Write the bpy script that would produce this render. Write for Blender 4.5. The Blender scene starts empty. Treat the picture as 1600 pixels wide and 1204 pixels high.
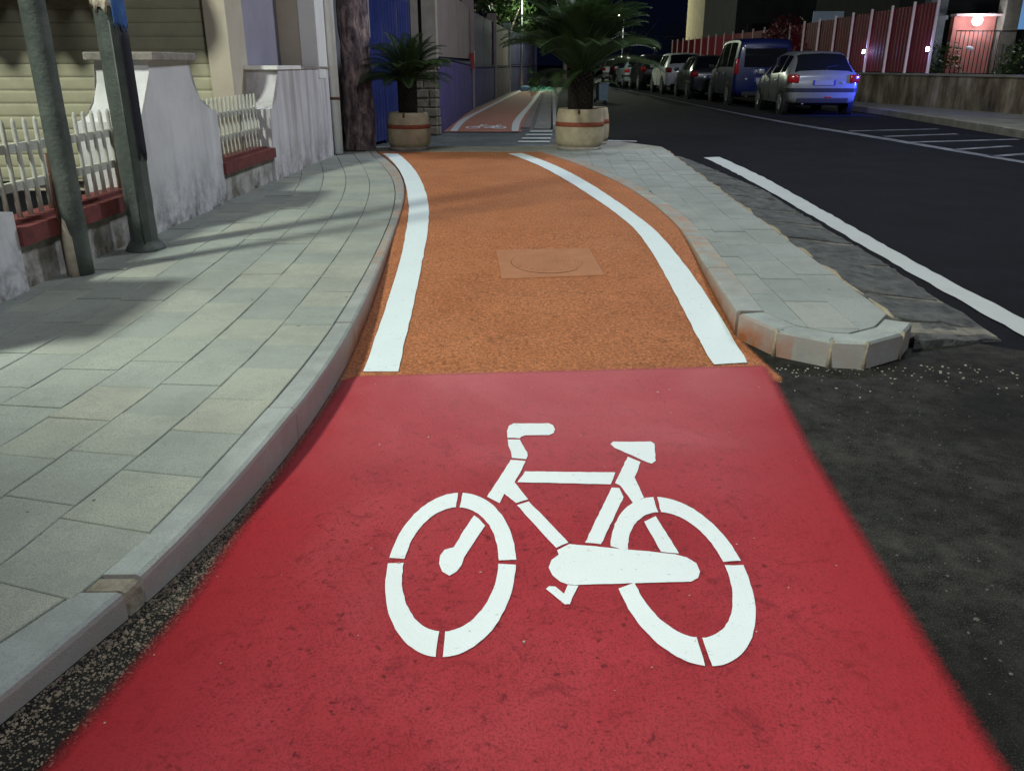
import bpy, bmesh, math, random
import numpy as np
from mathutils import Vector, Matrix, noise as mn
R = math.radians
rnd = random.Random(7)
scn = bpy.context.scene
col = scn.collection

# ------------------------------------------------------------------ camera
F, HY, H = 1300.0, 100.0, 1.15          # focal length in photo pixels, horizon row, eye height
TH = math.atan((602 - HY) / F); S, C = math.sin(TH), math.cos(TH)
cd = bpy.data.cameras.new('camera'); cam = bpy.data.objects.new('camera', cd); col.objects.link(cam)
cam.location = (0, 0, H); cam.rotation_euler = (math.pi / 2 - TH, 0, 0)
cd.sensor_width = 36; cd.lens = 36 * F / 1600; cd.clip_start = .05; cd.clip_end = 2000
scn.camera = cam

# ------------------------------------------------------------------ world: night sky
w = bpy.data.worlds.new('World'); scn.world = w; w.use_nodes = True
nt = w.node_tree; bg = nt.nodes['Background']
sky = nt.nodes.new('ShaderNodeTexSky'); sky.sky_type = 'NISHITA'; sky.sun_disc = False
sky.sun_elevation = R(-4); sky.sun_rotation = R(200)
glow = nt.nodes.new('ShaderNodeVectorMath'); glow.operation = 'ADD'; glow.inputs[1].default_value = (.012, .018, .060)   # town glow in the night air
nt.links.new(sky.outputs[0], glow.inputs[0]); nt.links.new(glow.outputs[0], bg.inputs['Color']); bg.inputs['Strength'].default_value = .1
sd = bpy.data.lights.new('moon', 'SUN'); sd.energy = .03; sd.angle = R(2); sd.color = (.8, .88, 1)
so = bpy.data.objects.new('moon', sd); col.objects.link(so); so.rotation_euler = (R(35), 0, R(-20))
scn.view_settings.view_transform = 'Standard'; scn.view_settings.look = 'None'
scn.view_settings.exposure = 0; scn.view_settings.gamma = 1
LAMP_A, LAMP_B, LAMP_C = 5000, 2700, 1900     # watts of the street lamps standing behind the viewer

# ------------------------------------------------------------------ helpers
def at(x, y, z=0.):
    u = (x - 800) / F; v = (y - 602) / F; t = (H - z) / (S + v * C)
    return Vector((u * t, t * (C - v * S), z))
def atY(x, y, Y):
    u = (x - 800) / F; v = (y - 602) / F; t = Y / (C - v * S)
    return Vector((u * t, Y, H - t * (S + v * C)))
RAMP0, RAMP1, RZ = 3.1, 5.6, .112
def rampz(Y): return RZ * max(0, min(1, (Y - RAMP0) / (RAMP1 - RAMP0)))
def atr(x, y, dz=0.):
    z = 0
    for _ in range(25): z = rampz(at(x, y, z + dz).y)
    p = at(x, y, z + dz); return p

def hz(Y):
    t = max(0, min(1, (Y - 1.15) / 1.3)); return .062 + .058 * t * t * (3 - 2 * t)
def atl(x, y):
    z = .1
    for _ in range(30): z = .5 * z + .5 * hz(at(x, y, z).y)
    return at(x, y, z)

def tag(o, label=None, cat=None, group=None, kind=None):
    if label: o['label'] = label
    if cat: o['category'] = cat
    if group: o['group'] = group
    if kind: o['kind'] = kind
    return o
def empty(name, loc=(0, 0, 0), rz=0, label=None, cat=None, group=None):
    o = bpy.data.objects.new(name, None); col.objects.link(o); o.location = loc; o.rotation_euler = (0, 0, rz)
    o.empty_display_size = .1
    return tag(o, label, cat, group)
def link(name, me, parent=None):
    o = bpy.data.objects.new(name, me); col.objects.link(o)
    if parent: o.parent = parent
    return o
def mesh(name, vs, fs, m, parent=None, smooth=False):
    me = bpy.data.meshes.new(name); me.from_pydata([tuple(v) for v in vs], [], fs); me.update()
    if m: me.materials.append(m)
    if smooth: me.polygons.foreach_set('use_smooth', [True] * len(me.polygons))
    return link(name, me, parent)
def bmobj(name, bm, m, parent=None, smooth=False):
    bmesh.ops.recalc_face_normals(bm, faces=bm.faces[:])
    me = bpy.data.meshes.new(name); bm.to_mesh(me); bm.free()
    if m: me.materials.append(m)
    if smooth: me.polygons.foreach_set('use_smooth', [True] * len(me.polygons))
    return link(name, me, parent)
def bx(bm, c, s, rot=None, bev=0):
    r = bmesh.ops.create_cube(bm, size=1)
    vs = r['verts']; bmesh.ops.scale(bm, vec=Vector(s), verts=vs)
    if bev:
        es = list({e for v in vs for e in v.link_edges})
        r = bmesh.ops.bevel(bm, geom=es, offset=bev, segments=2, affect='EDGES', profile=.5)
        vs = list({v for f in r['faces'] for v in f.verts} | {v for v in vs if v.is_valid})
    M = Matrix.Translation(Vector(c)) @ (rot.to_4x4() if rot else Matrix())
    bmesh.ops.transform(bm, matrix=M, verts=vs)
def box(name, c, s, m, parent=None, rot=None, bev=0):
    bm = bmesh.new(); bx(bm, c, s, rot, bev); return bmobj(name, bm, m, parent)
def tube(bm, pts, rad, seg=8, cap=True):
    pts = [Vector(p) for p in pts]; rads = rad if isinstance(rad, (list, tuple)) else [rad] * len(pts)
    rings = []
    for i, p in enumerate(pts):
        d = (pts[min(i + 1, len(pts) - 1)] - pts[max(i - 1, 0)]).normalized()
        a = d.cross(Vector((0, 0, 1)) if abs(d.z) < .9 else Vector((1, 0, 0))).normalized(); b = d.cross(a)
        rings.append([bm.verts.new(p + (a * math.cos(k * 2 * math.pi / seg) + b * math.sin(k * 2 * math.pi / seg)) * rads[i]) for k in range(seg)])
    for i in range(len(rings) - 1):
        for k in range(seg):
            bm.faces.new((rings[i][k], rings[i][(k + 1) % seg], rings[i + 1][(k + 1) % seg], rings[i + 1][k]))
    if cap: bm.faces.new(rings[0][::-1]); bm.faces.new(rings[-1])
def tubeo(name, pts, rad, m, parent=None, seg=8, smooth=True):
    bm = bmesh.new(); tube(bm, pts, rad, seg); return bmobj(name, bm, m, parent, smooth)
def lathe(name, prof, m, parent=None, seg=32, wob=0, smooth=True):
    bm = bmesh.new(); rings = []
    for r, z in prof:
        rings.append([bm.verts.new((r * math.cos(k * 2 * math.pi / seg) * (1 + wob * mn.noise((k * .9, z * 9, 3.1))), r * math.sin(k * 2 * math.pi / seg) * (1 + wob * mn.noise((k * .9, z * 9, 3.1))), z)) for k in range(seg)])
    for i in range(len(rings) - 1):
        for k in range(seg): bm.faces.new((rings[i][k], rings[i][(k + 1) % seg], rings[i + 1][(k + 1) % seg], rings[i + 1][k]))
    bm.faces.new(rings[0][::-1]); bm.faces.new(rings[-1])
    return bmobj(name, bm, m, parent, smooth)
def prism(name, poly, z0, z1, m, parent=None, ch=0.):
    """upright prism over a ground polygon, top edge chamfered by ch"""
    n = len(poly); cx = sum(p[0] for p in poly) / n; cy = sum(p[1] for p in poly) / n
    zf = z1 if callable(z1) else (lambda x, y: z1)
    a = [(p[0], p[1], z0) for p in poly]
    b = [(p[0], p[1], zf(p[0], p[1]) - ch) for p in poly]
    vs = a + b; fs = [tuple(range(n))[::-1]]
    top = n
    if ch:
        c = []
        for p in poly:
            d = Vector((cx - p[0], cy - p[1])); L = max(d.length, 1e-6); q = Vector((p[0], p[1])) + d / L * min(ch * 1.3, L * .3)
            c.append((q.x, q.y, zf(q.x, q.y)))
        vs = vs + c; top = 2 * n
    for i in range(n):
        j = (i + 1) % n; fs.append((i, j, n + j, n + i))
        if ch: fs.append((n + i, n + j, 2 * n + j, 2 * n + i))
    fs.append(tuple(range(top, top + n)))
    bm = bmesh.new(); bv = [bm.verts.new(v) for v in vs]
    for f in fs:
        try: bm.faces.new([bv[i] for i in f])
        except ValueError: pass
    return bmobj(name, bm, m, parent)
def extrude_yz(name, prof, x0, x1, m, parent=None, shear=None):
    """profile in (y,z) given thickness x0..x1; shear(y) adds to x"""
    n = len(prof); sh = shear or (lambda y: 0)
    vs = [(x0 + sh(y), y, z) for y, z in prof] + [(x1 + sh(y), y, z) for y, z in prof]
    bm = bmesh.new(); bv = [bm.verts.new(v) for v in vs]
    f1 = bm.faces.new(bv[:n]); f2 = bm.faces.new(bv[n:][::-1])
    for i in range(n): j = (i + 1) % n; bm.faces.new((bv[i], bv[j], bv[n + j], bv[n + i]))
    bmesh.ops.triangulate(bm, faces=[f1, f2])
    return bmobj(name, bm, m, parent)
def clip(poly, p, nrm):
    """keep the side of the line through p that nrm points to"""
    out = []
    for i in range(len(poly)):
        a, b = poly[i], poly[(i + 1) % len(poly)]
        da = (a[0] - p[0]) * nrm[0] + (a[1] - p[1]) * nrm[1]; db = (b[0] - p[0]) * nrm[0] + (b[1] - p[1]) * nrm[1]
        if da >= 0: out.append(a)
        if da * db < 0:
            t = da / (da - db); out.append((a[0] + (b[0] - a[0]) * t, a[1] + (b[1] - a[1]) * t))
    return out
def area(p): return abs(sum(p[i][0] * p[(i + 1) % len(p)][1] - p[(i + 1) % len(p)][0] * p[i][1] for i in range(len(p)))) / 2
def resample(pts, step):
    pts = [Vector((p[0], p[1], p[2] if len(p) > 2 else 0)) for p in pts]
    # Catmull-Rom then even spacing
    d = []
    for i in range(len(pts) - 1):
        a, b, c_, e = pts[max(i - 1, 0)], pts[i], pts[i + 1], pts[min(i + 2, len(pts) - 1)]
        for k in range(12):
            t = k / 12
            d.append(.5 * ((2 * b) + (c_ - a) * t + (2 * a - 5 * b + 4 * c_ - e) * t * t + (3 * b - a - 3 * c_ + e) * t ** 3))
    d.append(pts[-1]); out = [d[0]]; acc = 0
    for i in range(1, len(d)):
        seg = (d[i] - d[i - 1]).length
        while acc + seg >= step and seg > 1e-9:
            t = (step - acc) / seg; q = d[i - 1].lerp(d[i], t); out.append(q)
            d[i - 1] = q; seg = (d[i] - q).length; acc = 0
        acc += seg
    if (out[-1] - d[-1]).length > step * .3: out.append(d[-1])
    return out
def smooth(P, k, ymin=-99):
    out = []
    for i, p in enumerate(P):
        r = min(k, i, len(P) - 1 - i)
        if p.y < ymin + .3: r = min(r, max(0, int((p.y - ymin) / .06)))
        q = P[i - r:i + r + 1]; out.append(sum(q, Vector()) / len(q))
    return out
def interp_x(line, y):
    """x of a polyline at a given y"""
    for a, b in zip(line, line[1:]):
        if (a.y - y) * (b.y - y) <= 0 and a.y != b.y: return a.x + (b.x - a.x) * (y - a.y) / (b.y - a.y)
    return line[0].x if abs(line[0].y - y) < abs(line[-1].y - y) else line[-1].x

# ------------------------------------------------------------------ materials
class NT:
    def __init__(s, name):
        s.m = bpy.data.materials.new(name); s.m.use_nodes = True; s.t = s.m.node_tree; s.b = s.t.nodes['Principled BSDF']; s.out = s.t.nodes['Material Output']
    def n(s, kind, **kw):
        o = s.t.nodes.new('ShaderNode' + kind)
        for k, v in kw.items():
            if k in o.inputs: o.inputs[k].default_value = v
            else: setattr(o, k, v)
        return o
    def l(s, a, b): s.t.links.new(a, b)
    def pos(s, obj=False):
        if obj: return s.n('TexCoord').outputs['Object']
        return s.n('NewGeometry').outputs['Position']
    def noise(s, scale, detail=4, rough=.6, obj=False, dist=0):
        o = s.n('TexNoise'); o.inputs['Scale'].default_value = scale; o.inputs['Detail'].default_value = detail
        o.inputs['Roughness'].default_value = rough; o.inputs['Distortion'].default_value = dist
        s.l(s.pos(obj), o.inputs['Vector']); return o.outputs['Fac']
    def ramp(s, fac, stops):
        o = s.n('ValToRGB'); e = o.color_ramp.elements
        while len(e) < len(stops): e.new(.5)
        for i, (p, c) in enumerate(stops):
            e[i].position = p; e[i].color = (*c, 1) if isinstance(c, tuple) else (c, c, c, 1)
        s.l(fac, o.inputs['Fac']); return o.outputs['Color']
    def mix(s, fac, a, b, mode='MIX'):
        o = s.n('Mix', data_type='RGBA', blend_type=mode)
        for v, i in ((fac, 0), (a, 6), (b, 7)):
            if hasattr(v, 'is_linked') or hasattr(v, 'links'): s.l(v, o.inputs[i])
            else: o.inputs[i].default_value = v if i == 0 else (*v, 1)
        return o.outputs[2]
    def math(s, op, a, b=0, clamp=False):
        o = s.n('Math', operation=op); o.use_clamp = clamp
        for v, i in ((a, 0), (b, 1)):
            if hasattr(v, 'links'): s.l(v, o.inputs[i])
            else: o.inputs[i].default_value = v
        return o.outputs[0]
    def bump(s, h, st=.3, dist=.01):
        o = s.n('Bump'); o.inputs['Strength'].default_value = st; o.inputs['Distance'].default_value = dist
        s.l(h, o.inputs['Height']); s.l(o.outputs[0], s.b.inputs['Normal'])
    def done(s, color, rough=.8, metal=0, spec=.3):
        if hasattr(color, 'links'): s.l(color, s.b.inputs['Base Color'])
        else: s.b.inputs['Base Color'].default_value = (*color, 1)
        if hasattr(rough, 'links'): s.l(rough, s.b.inputs['Roughness'])
        else: s.b.inputs['Roughness'].default_value = rough
        s.b.inputs['Metallic'].default_value = metal; s.b.inputs['Specular IOR Level'].default_value = spec
        return s.m
MC = {}
def pm(name, c1, c2=None, scale=8, rough=.7, bump=.2, bscale=60, metal=0, obj=False, spec=.3, bd=.01):
    if name in MC: return MC[name]
    t = NT(name); c2 = c2 or tuple(x * .75 for x in c1)
    f = t.noise(scale, 5, .62, obj); colr = t.ramp(f, [(.32, c2), (.68, c1)])
    if bump: t.bump(t.noise(bscale, 4, .65, obj), bump, bd)
    MC[name] = t.done(colr, rough, metal, spec); return MC[name]
def emis(name, c, st):
    if name in MC: return MC[name]
    t = NT(name); t.b.inputs['Emission Color'].default_value = (*c, 1); t.b.inputs['Emission Strength'].default_value = st
    MC[name] = t.done(c, .4); return MC[name]

def mat_asphalt(name, base, hi, patch, pebble=.5):
    t = NT(name)
    f1 = t.noise(1.3, 5, .65); f2 = t.noise(240, 2, .7); f3 = t.noise(14, 6, .7)
    c = t.ramp(f3, [(.38, base), (.62, patch)])
    g = t.ramp(f2, [(.54, 0.), (.64, 1.)])
    c = t.mix(t.math('MULTIPLY', g, pebble), c, hi)
    c = t.mix(t.ramp(f1, [(.35, .75), (.65, 0.)]), c, tuple(x * .8 for x in base)); c = t.mix(t.math('MULTIPLY', t.ramp(t.noise(2.6, 7, .75), [(.52, 0.), (.68, .55)]), pebble), c, tuple(x * 1.6 for x in patch))
    t.bump(t.math('ADD', f2, t.math('MULTIPLY', f3, .6)), .7, .006)
    return t.done(c, .92, 0, .12)
M_road = mat_asphalt('asphalt', (.0030, .0036, .0062), (.026, .028, .034), (.006, .007, .011), .7)
M_rough = mat_asphalt('rough_asphalt', (.010, .010, .009), (.12, .115, .098), (.042, .041, .035), .85)
M_cross = mat_asphalt('old_asphalt', (.10, .115, .115), (.22, .23, .225), (.16, .17, .17), .4)

def mat_paving(name, tints, stain=.35, scale=1.):
    """concrete slab; each slab takes its own tint"""
    t = NT(name); oi = t.n('ObjectInfo')
    c = t.ramp(oi.outputs['Random'], [(i / max(1, len(tints) - 1), x) for i, x in enumerate(tints)])
    f = t.noise(2.2 * scale, 6, .7); c = t.mix(t.ramp(f, [(.40, stain), (.58, 0.)]), c, (.17, .185, .17))
    g = t.noise(330, 2, .6); c = t.mix(t.ramp(g, [(.40, .6), (.52, 0.)]), c, (.16, .17, .155))
    g2 = t.noise(28, 4, .7); c = t.mix(t.ramp(g2, [(.58, 0.), (.8, .3)]), c, (.55, .55, .48))
    sp = t.noise(17, 2, .5); c = t.mix(t.ramp(sp, [(.74, 0.), (.76, .8)]), c, (.04, .04, .04))
    t.bump(t.math('ADD', g, t.math('MULTIPLY', g2, .7)), .35, .004)
    return t.done(c, .85, 0, .3)
M_slab = mat_paving('concrete_slab', [(.36, .40, .345), (.415, .43, .345), (.325, .36, .32), (.38, .41, .345), (.43, .445, .355), (.345, .38, .335)])
M_slab2 = mat_paving('concrete_slab_grey', [(.33, .36, .33), (.36, .38, .345), (.31, .345, .32), (.38, .39, .35)], .4)
M_joint = pm('joint_sand', (.13, .13, .105), (.03, .03, .024), 30, .95, .5, 200)

def mat_kerb(name):
    t = NT(name); geo = t.n('NewGeometry'); sp = t.n('SeparateXYZ'); t.l(geo.outputs['Position'], sp.inputs[0])
    sn = t.n('SeparateXYZ'); t.l(geo.outputs['Normal'], sn.inputs[0])
    oi = t.n('ObjectInfo'); c = t.ramp(oi.outputs['Random'], [(0, (.38, .43, .41)), (.5, (.42, .45, .41)), (1, (.36, .40, .38))])
    f = t.noise(5, 6, .7); c = t.mix(t.ramp(f, [(.38, .5), (.68, 0.)]), c, (.17, .18, .165))
    g = t.noise(260, 2, .6); c = t.mix(t.ramp(g, [(.32, .4), (.5, 0.)]), c, (.15, .16, .15))
    # orange paint dust on the face of the stones, from spraying the lane
    face = t.math('LESS_THAN', sn.outputs[2], .5)
    def band(a, b, ww):
        x = t.n('MapRange'); t.l(sp.outputs[1], x.inputs[0]); x.inputs[1].default_value = a; x.inputs[2].default_value = a + ww
        y = t.n('MapRange'); t.l(sp.outputs[1], y.inputs[0]); y.inputs[1].default_value = b; y.inputs[2].default_value = b - ww
        return t.math('MULTIPLY', x.outputs[0], y.outputs[0])
    low = t.n('MapRange'); t.l(sp.outputs[2], low.inputs[0]); low.inputs[1].default_value = .125; low.inputs[2].default_value = .03
    nz = t.ramp(t.noise(11, 5, .7), [(.3, .3), (.6, 1.)])
    face_brown = t.math('MULTIPLY', face, t.math('MULTIPLY', nz, .75))
    c = t.mix(face_brown, c, (.33, .28, .245))  # upright faces browner, in patches
    o = t.math('MULTIPLY', t.math('MULTIPLY', t.math('MULTIPLY', face, t.math('LESS_THAN', sp.outputs[0], 1.16)), band(2.95, 7.2, .5)), t.math('MULTIPLY', low.outputs[0], nz))
    c = t.mix(o, c, (.36, .115, .04))
    r = t.math('MULTIPLY', t.math('MULTIPLY', t.math('MULTIPLY', face, t.math('LESS_THAN', sp.outputs[0], 0)), band(1.75, 3.3, .5)), t.math('MULTIPLY', nz, .22))
    c = t.mix(r, c, (.36, .15, .14))  # pinkish bounce light off the red lane put into the face colour
    # orange dust trodden onto the top arris
    d = t.math('MULTIPLY', band(3.6, 13, 1.2), t.ramp(t.noise(4, 5, .75), [(.42, 0.), (.62, .65)]))
    c = t.mix(d, c, (.42, .22, .11))
    t.bump(t.math('ADD', g, t.noise(22, 5, .7)), .4, .005)
    return t.done(c, .85)
M_kerb = mat_kerb('kerb_concrete')

def mat_paintsheet(name, c_lo, c_hi, c_dust, speck, grit, bump, edge=True, scuff=0.):
    """paint film over asphalt, ragged at its border (vertex attribute 'edge': 0 border .. 1 inside)"""
    t = NT(name)
    f = t.noise(2.0, 6, .68); c = t.ramp(f, [(.3, c_lo), (.72, c_hi)])
    d = t.noise(1.1, 3, .6, dist=.6); c = t.mix(t.ramp(d, [(.5, 0.), (.75, .55)]), c, c_dust)
    s1 = t.noise(42, 5, .75); c = t.mix(t.ramp(s1, [(.58, 0.), (.66, speck)]), c, tuple(x * .32 for x in c_lo))
    s2 = t.noise(170, 2, .6); c = t.mix(t.ramp(s2, [(.36, grit), (.50, 0.)]), c, tuple(x * .5 for x in c_lo))
    s3 = t.noise(9, 6, .8, dist=1.0); c = t.mix(t.ramp(s3, [(.55, 0.), (.68, speck)]), c, tuple(x * .5 for x in c_lo))
    if scuff:      # pale dust swept off the orange coating onto the first half metre of the red one
        geo = t.n('NewGeometry'); sp = t.n('SeparateXYZ'); t.l(geo.outputs['Position'], sp.inputs[0]); mr = t.n('MapRange'); t.l(sp.outputs[1], mr.inputs[0]); mr.inputs[1].default_value = 1.9; mr.inputs[2].default_value = 3.1
        c = t.mix(t.math('MULTIPLY', mr.outputs[0], t.ramp(d, [(.35, .45), (.6, .9)])), c, (.52, .14, .155))
        ia = t.n('Attribute', attribute_name='inner'); iv = t.math('SUBTRACT', 1.0, ia.outputs['Fac'], True); c = t.mix(t.math('MULTIPLY', iv, t.ramp(f, [(.3, .5), (.6, .95)])), c, (.34, .010, .017))
    else:
        g0 = t.noise(70, 3, .7); c = t.mix(t.ramp(g0, [(.52, 0.), (.62, .5)]), c, tuple(min(1, x * 1.35) for x in c_hi)); c = t.mix(t.ramp(g0, [(.36, .7), (.46, 0.)]), c, tuple(x * .42 for x in c_lo))
    h = t.math('ADD', s2, t.math('MULTIPLY', s1, 1.4)); t.bump(h, bump, .006)
    m = t.done(c, .8, 0, .3)
    if edge:
        a = t.n('Attribute', attribute_name='edge'); tr = t.n('BsdfTransparent'); mx = t.n('MixShader')
        e = t.math('ADD', a.outputs['Fac'], t.math('MULTIPLY', t.math('SUBTRACT', t.noise(150, 4, .8), .5), .8))
        e2 = t.math('MULTIPLY', t.math('SUBTRACT', e, .12), 1.7, True)
        t.l(e2, mx.inputs[0]); t.l(tr.outputs[0], mx.inputs[1]); t.l(t.b.outputs[0], mx.inputs[2]); t.l(mx.outputs[0], t.out.inputs['Surface'])
    return m
M_red = mat_paintsheet('red_lane_paint', (.31, .020, .028), (.44, .038, .050), (.46, .085, .097), .85, .5, .6, True, 1.)
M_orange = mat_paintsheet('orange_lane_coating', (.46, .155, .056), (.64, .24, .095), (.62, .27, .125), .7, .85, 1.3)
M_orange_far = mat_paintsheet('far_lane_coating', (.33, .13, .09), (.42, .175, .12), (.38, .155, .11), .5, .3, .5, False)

def mat_white(name, c=(.79, .85, .84), wear=.5):
    t = NT(name); a = t.noise(55, 5, .8); cc = t.mix(t.ramp(a, [(.62, 0.), (.67, wear)]), c, (.16, .12, .10))
    b = t.noise(3.5, 4, .6); cc = t.mix(t.ramp(b, [(.35, .22), (.7, 0.)]), cc, (.60, .66, .68))
    g = t.noise(200, 2, .6); t.bump(g, .5, .003); return t.done(cc, .7, 0, .3)
M_white = mat_white('white_road_paint')
M_line = mat_white('white_line_rough', (.74, .84, .83), .8)
M_oldline = mat_white('worn_white_paint', (.50, .52, .50), .8)
M_zebra = mat_white('dull_white_paint', (.34, .37, .36), .8)
M_dimline = mat_white('faded_bay_paint', (.03, .03, .042), .8)

def mat_wall(name, c, c2, grime, gh=.5, z0=.12, streak=.0):
    """render with damp grime creeping up from the pavement and run-off streaks"""
    t = NT(name); geo = t.n('NewGeometry'); sp = t.n('SeparateXYZ'); t.l(geo.outputs['Position'], sp.inputs[0])
    cc = t.ramp(t.noise(2.5, 6, .65), [(.3, c2), (.7, c)])
    h = t.n('MapRange'); t.l(sp.outputs[2], h.inputs[0]); h.inputs[1].default_value = z0 + gh; h.inputs[2].default_value = z0
    n1 = t.ramp(t.noise(4.5, 6, .75), [(.42, 0.), (.62, 1.)])
    g = t.math('MULTIPLY', t.math('POWER', h.outputs[0], 1.6), n1)
    cc = t.mix(t.math('MULTIPLY', g, .95), cc, grime)
    if streak:
        mp = t.n('Mapping'); t.l(geo.outputs['Position'], mp.inputs[0]); mp.inputs['Scale'].default_value = (9, 9, .5)
        ns = t.n('TexNoise', Scale=1.0, Detail=5.0); t.l(mp.outputs[0], ns.inputs['Vector'])
        cc = t.mix(t.ramp(ns.outputs['Fac'], [(.48, 0.), (.70, streak)]), cc, grime)
    t.bump(t.math('ADD', t.noise(40, 6, .7), t.noise(160, 2, .6)), .35, .006)
    return t.done(cc, .9, 0, .2)
M_wall = mat_wall('garden_wall_render', (.74, .735, .72), (.60, .60, .59), (.09, .08, .06), .5, .12, .2)
M_wall2 = mat_wall('garden_wall_streaked', (.66, .65, .65), (.54, .52, .53), (.20, .175, .13), .5, .12, .55)
M_lowwall = mat_wall('low_wall_render', (.55, .54, .50), (.44, .42, .38), (.10, .085, .055), .75, .12, .3)
M_cap = pm('wall_cap', (.36, .33, .29), (.20, .18, .15), 12, .9, .5, 60)
M_coping = pm('red_brick_coping', (.21, .055, .048), (.11, .032, .028), 14, .75, .4, 80)
M_picket = pm('white_picket', (.52, .53, .45), (.38, .38, .32), 12, .75, .2, 80)
M_house = pm('house_render_cream', (.56, .51, .40), (.48, .42, .32), 3, .9, .25, 90)
M_house_shaded = pm('house_render_shaded', (.33, .31, .37), (.28, .27, .33), 3, .9, .25, 90)  # lavender shade of the street side put into the render colour
M_house3 = pm('house_render_white', (.84, .84, .79), (.74, .74, .69), 3, .9, .2, 90)
M_shutter = pm('shutter_slat', (.47, .45, .30), (.38, .36, .25), 5, .6, .1, 60)
M_awning = pm('awning_cloth', (.20, .13, .09), None, 6, .9, .2, 200)
M_pipe = pm('white_plastic_pipe', (.86, .88, .83), (.76, .78, .72), 6, .5, .05, 60)
M_pole = pm('weathered_grey_steel', (.125, .145, .125), (.065, .08, .07), 7, .6, .45, 50, .25)
M_paper = pm('old_paper', (.62, .55, .42), (.40, .34, .25), 16, .9, .8, 40)
M_blue = pm('blue_sticker', (.06, .17, .42), (.03, .08, .25), 12, .6, .2, 40)
M_rust = pm('rusty_iron', (.14, .06, .035), (.06, .03, .02), 20, .85, .5, 90)
M_gate = pm('blue_gate_paint', (.034, .05, .18), (.02, .03, .12), 2.2, .24, .35, 5, .1, False, .5, .02)
M_steel = pm('galvanised', (.35, .37, .38), (.26, .28, .29), 10, .5, .1, 60, .5)
M_stone = pm('rubble_stone', (.27, .24, .17), (.15, .13, .09), 7, .9, .8, 28, bd=.03)
M_purple = mat_wall('purple_wall_render', (.085, .07, .21), (.055, .045, .14), (.025, .02, .03), .8, 0, .5)
M_panel = pm('tan_wall_panel', (.235, .185, .165), (.18, .14, .13), 2, .9, .2, 60)
M_navy = pm('navy_wall_panel', (.022, .022, .075), (.015, .015, .05), 2, .8, .2, 60)
M_redpanel = pm('red_fence_panel', (.14, .006, .017), (.09, .005, .013), 2, .6, .15, 30)
M_post = pm('pale_fence_post', (.75, .60, .60), (.6, .48, .48), 8, .7, .1, 50)
M_redfar = pm('red_paint', (.25, .03, .03), None, 9, .7, .1)
M_dark = pm('dark_void', (.012, .012, .014), None, 5, .9, 0)
M_black = pm('black_plastic', (.015, .015, .017), None, 5, .6, 0, obj=True)
M_tyre = pm('tyre_rubber', (.014, .014, .015), None, 20, .85, .1, 80, obj=True)
M_rim = pm('wheel_rim', (.45, .46, .48), (.34, .35, .37), 12, .32, 0, metal=.8, obj=True)
M_planter = pm('planter_concrete', (.44, .38, .25), (.31, .26, .17), 9, .9, .45, 90, obj=True)
M_band = pm('planter_band', (.27, .075, .035), (.17, .05, .03), 12, .85, .3, 90, obj=True)
M_soil = pm('soil', (.04, .03, .02), None, 40, .95, .8, 80)
M_ctrunk = pm('cycad_trunk', (.035, .028, .02), (.014, .011, .008), 40, .95, 1., 60, obj=True, bd=.03)
M_net = pm('green_netting', (.01, .27, .16), (.006, .14, .09), 7, .6, .3, 60)
M_pebble = pm('pebble', (.42, .38, .30), (.20, .18, .15), 60, .9, 0)

def mat_bark():
    t = NT('rough_bark'); mp = t.n('Mapping'); t.l(t.pos(True), mp.inputs[0]); mp.inputs['Scale'].default_value = (9, 9, 3.2)
    v = t.n('TexNoise', Scale=1.3, Detail=8.0, Roughness=.72, Distortion=.5); t.l(mp.outputs[0], v.inputs['Vector'])
    c = t.ramp(v.outputs['Fac'], [(.34, (.03, .022, .025)), (.47, (.17, .13, .14)), (.57, (.36, .27, .26)), (.68, (.62, .47, .42))])
    t.bump(v.outputs['Fac'], 1., .06); return t.done(c, .95)
M_bark = mat_bark()
def mat_leaf(name, a, b):
    t = NT(name); f = t.noise(3.5, 3, .6); oi = t.n('ObjectInfo')
    c = t.ramp(f, [(.3, b), (.7, a)])
    tr = t.n('BsdfTranslucent'); t.l(c, tr.inputs[0]); mx = t.n('MixShader'); mx.inputs[0].default_value = .25
    m = t.done(c, .5, 0, .4); t.l(t.b.outputs[0], mx.inputs[1]); t.l(tr.outputs[0], mx.inputs[2]); t.l(mx.outputs[0], t.out.inputs['Surface'])
    return m
M_frond = mat_leaf('cycad_frond', (.05, .085, .024), (.02, .04, .013))
M_leaf = mat_leaf('tree_leaf', (.055, .10, .025), (.022, .045, .012))
M_leafred = mat_leaf('bougainvillea_leaf', (.16, .02, .03), (.07, .012, .015))

def mat_paint(name, c, rough=.3, metal=.1):
    t = NT(name); t.b.inputs['Coat Weight'].default_value = .35; t.b.inputs['Coat Roughness'].default_value = .08
    f = t.noise(6, 4, .6, True); cc = t.ramp(f, [(.3, tuple(x * .85 for x in c)), (.7, c)]); return t.done(cc, rough, metal, .3)
M_glass = NT('car_glass').done((.008, .009, .011), .06, 0, .6)
M_lens = pm('tail_lamp_lens', (.30, .012, .012), (.2, .008, .008), 30, .15, 0, obj=True, spec=.6)
M_head = pm('clear_lamp_lens', (.6, .62, .65), None, 30, .12, 0, metal=.4, obj=True)
M_plate = pm('number_plate', (.24, .26, .30), (.16, .17, .20), 60, .4, 0, obj=True)
M_plateb = pm('number_plate_band', (.02, .04, .25), None, 30, .4, 0, obj=True)

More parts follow.
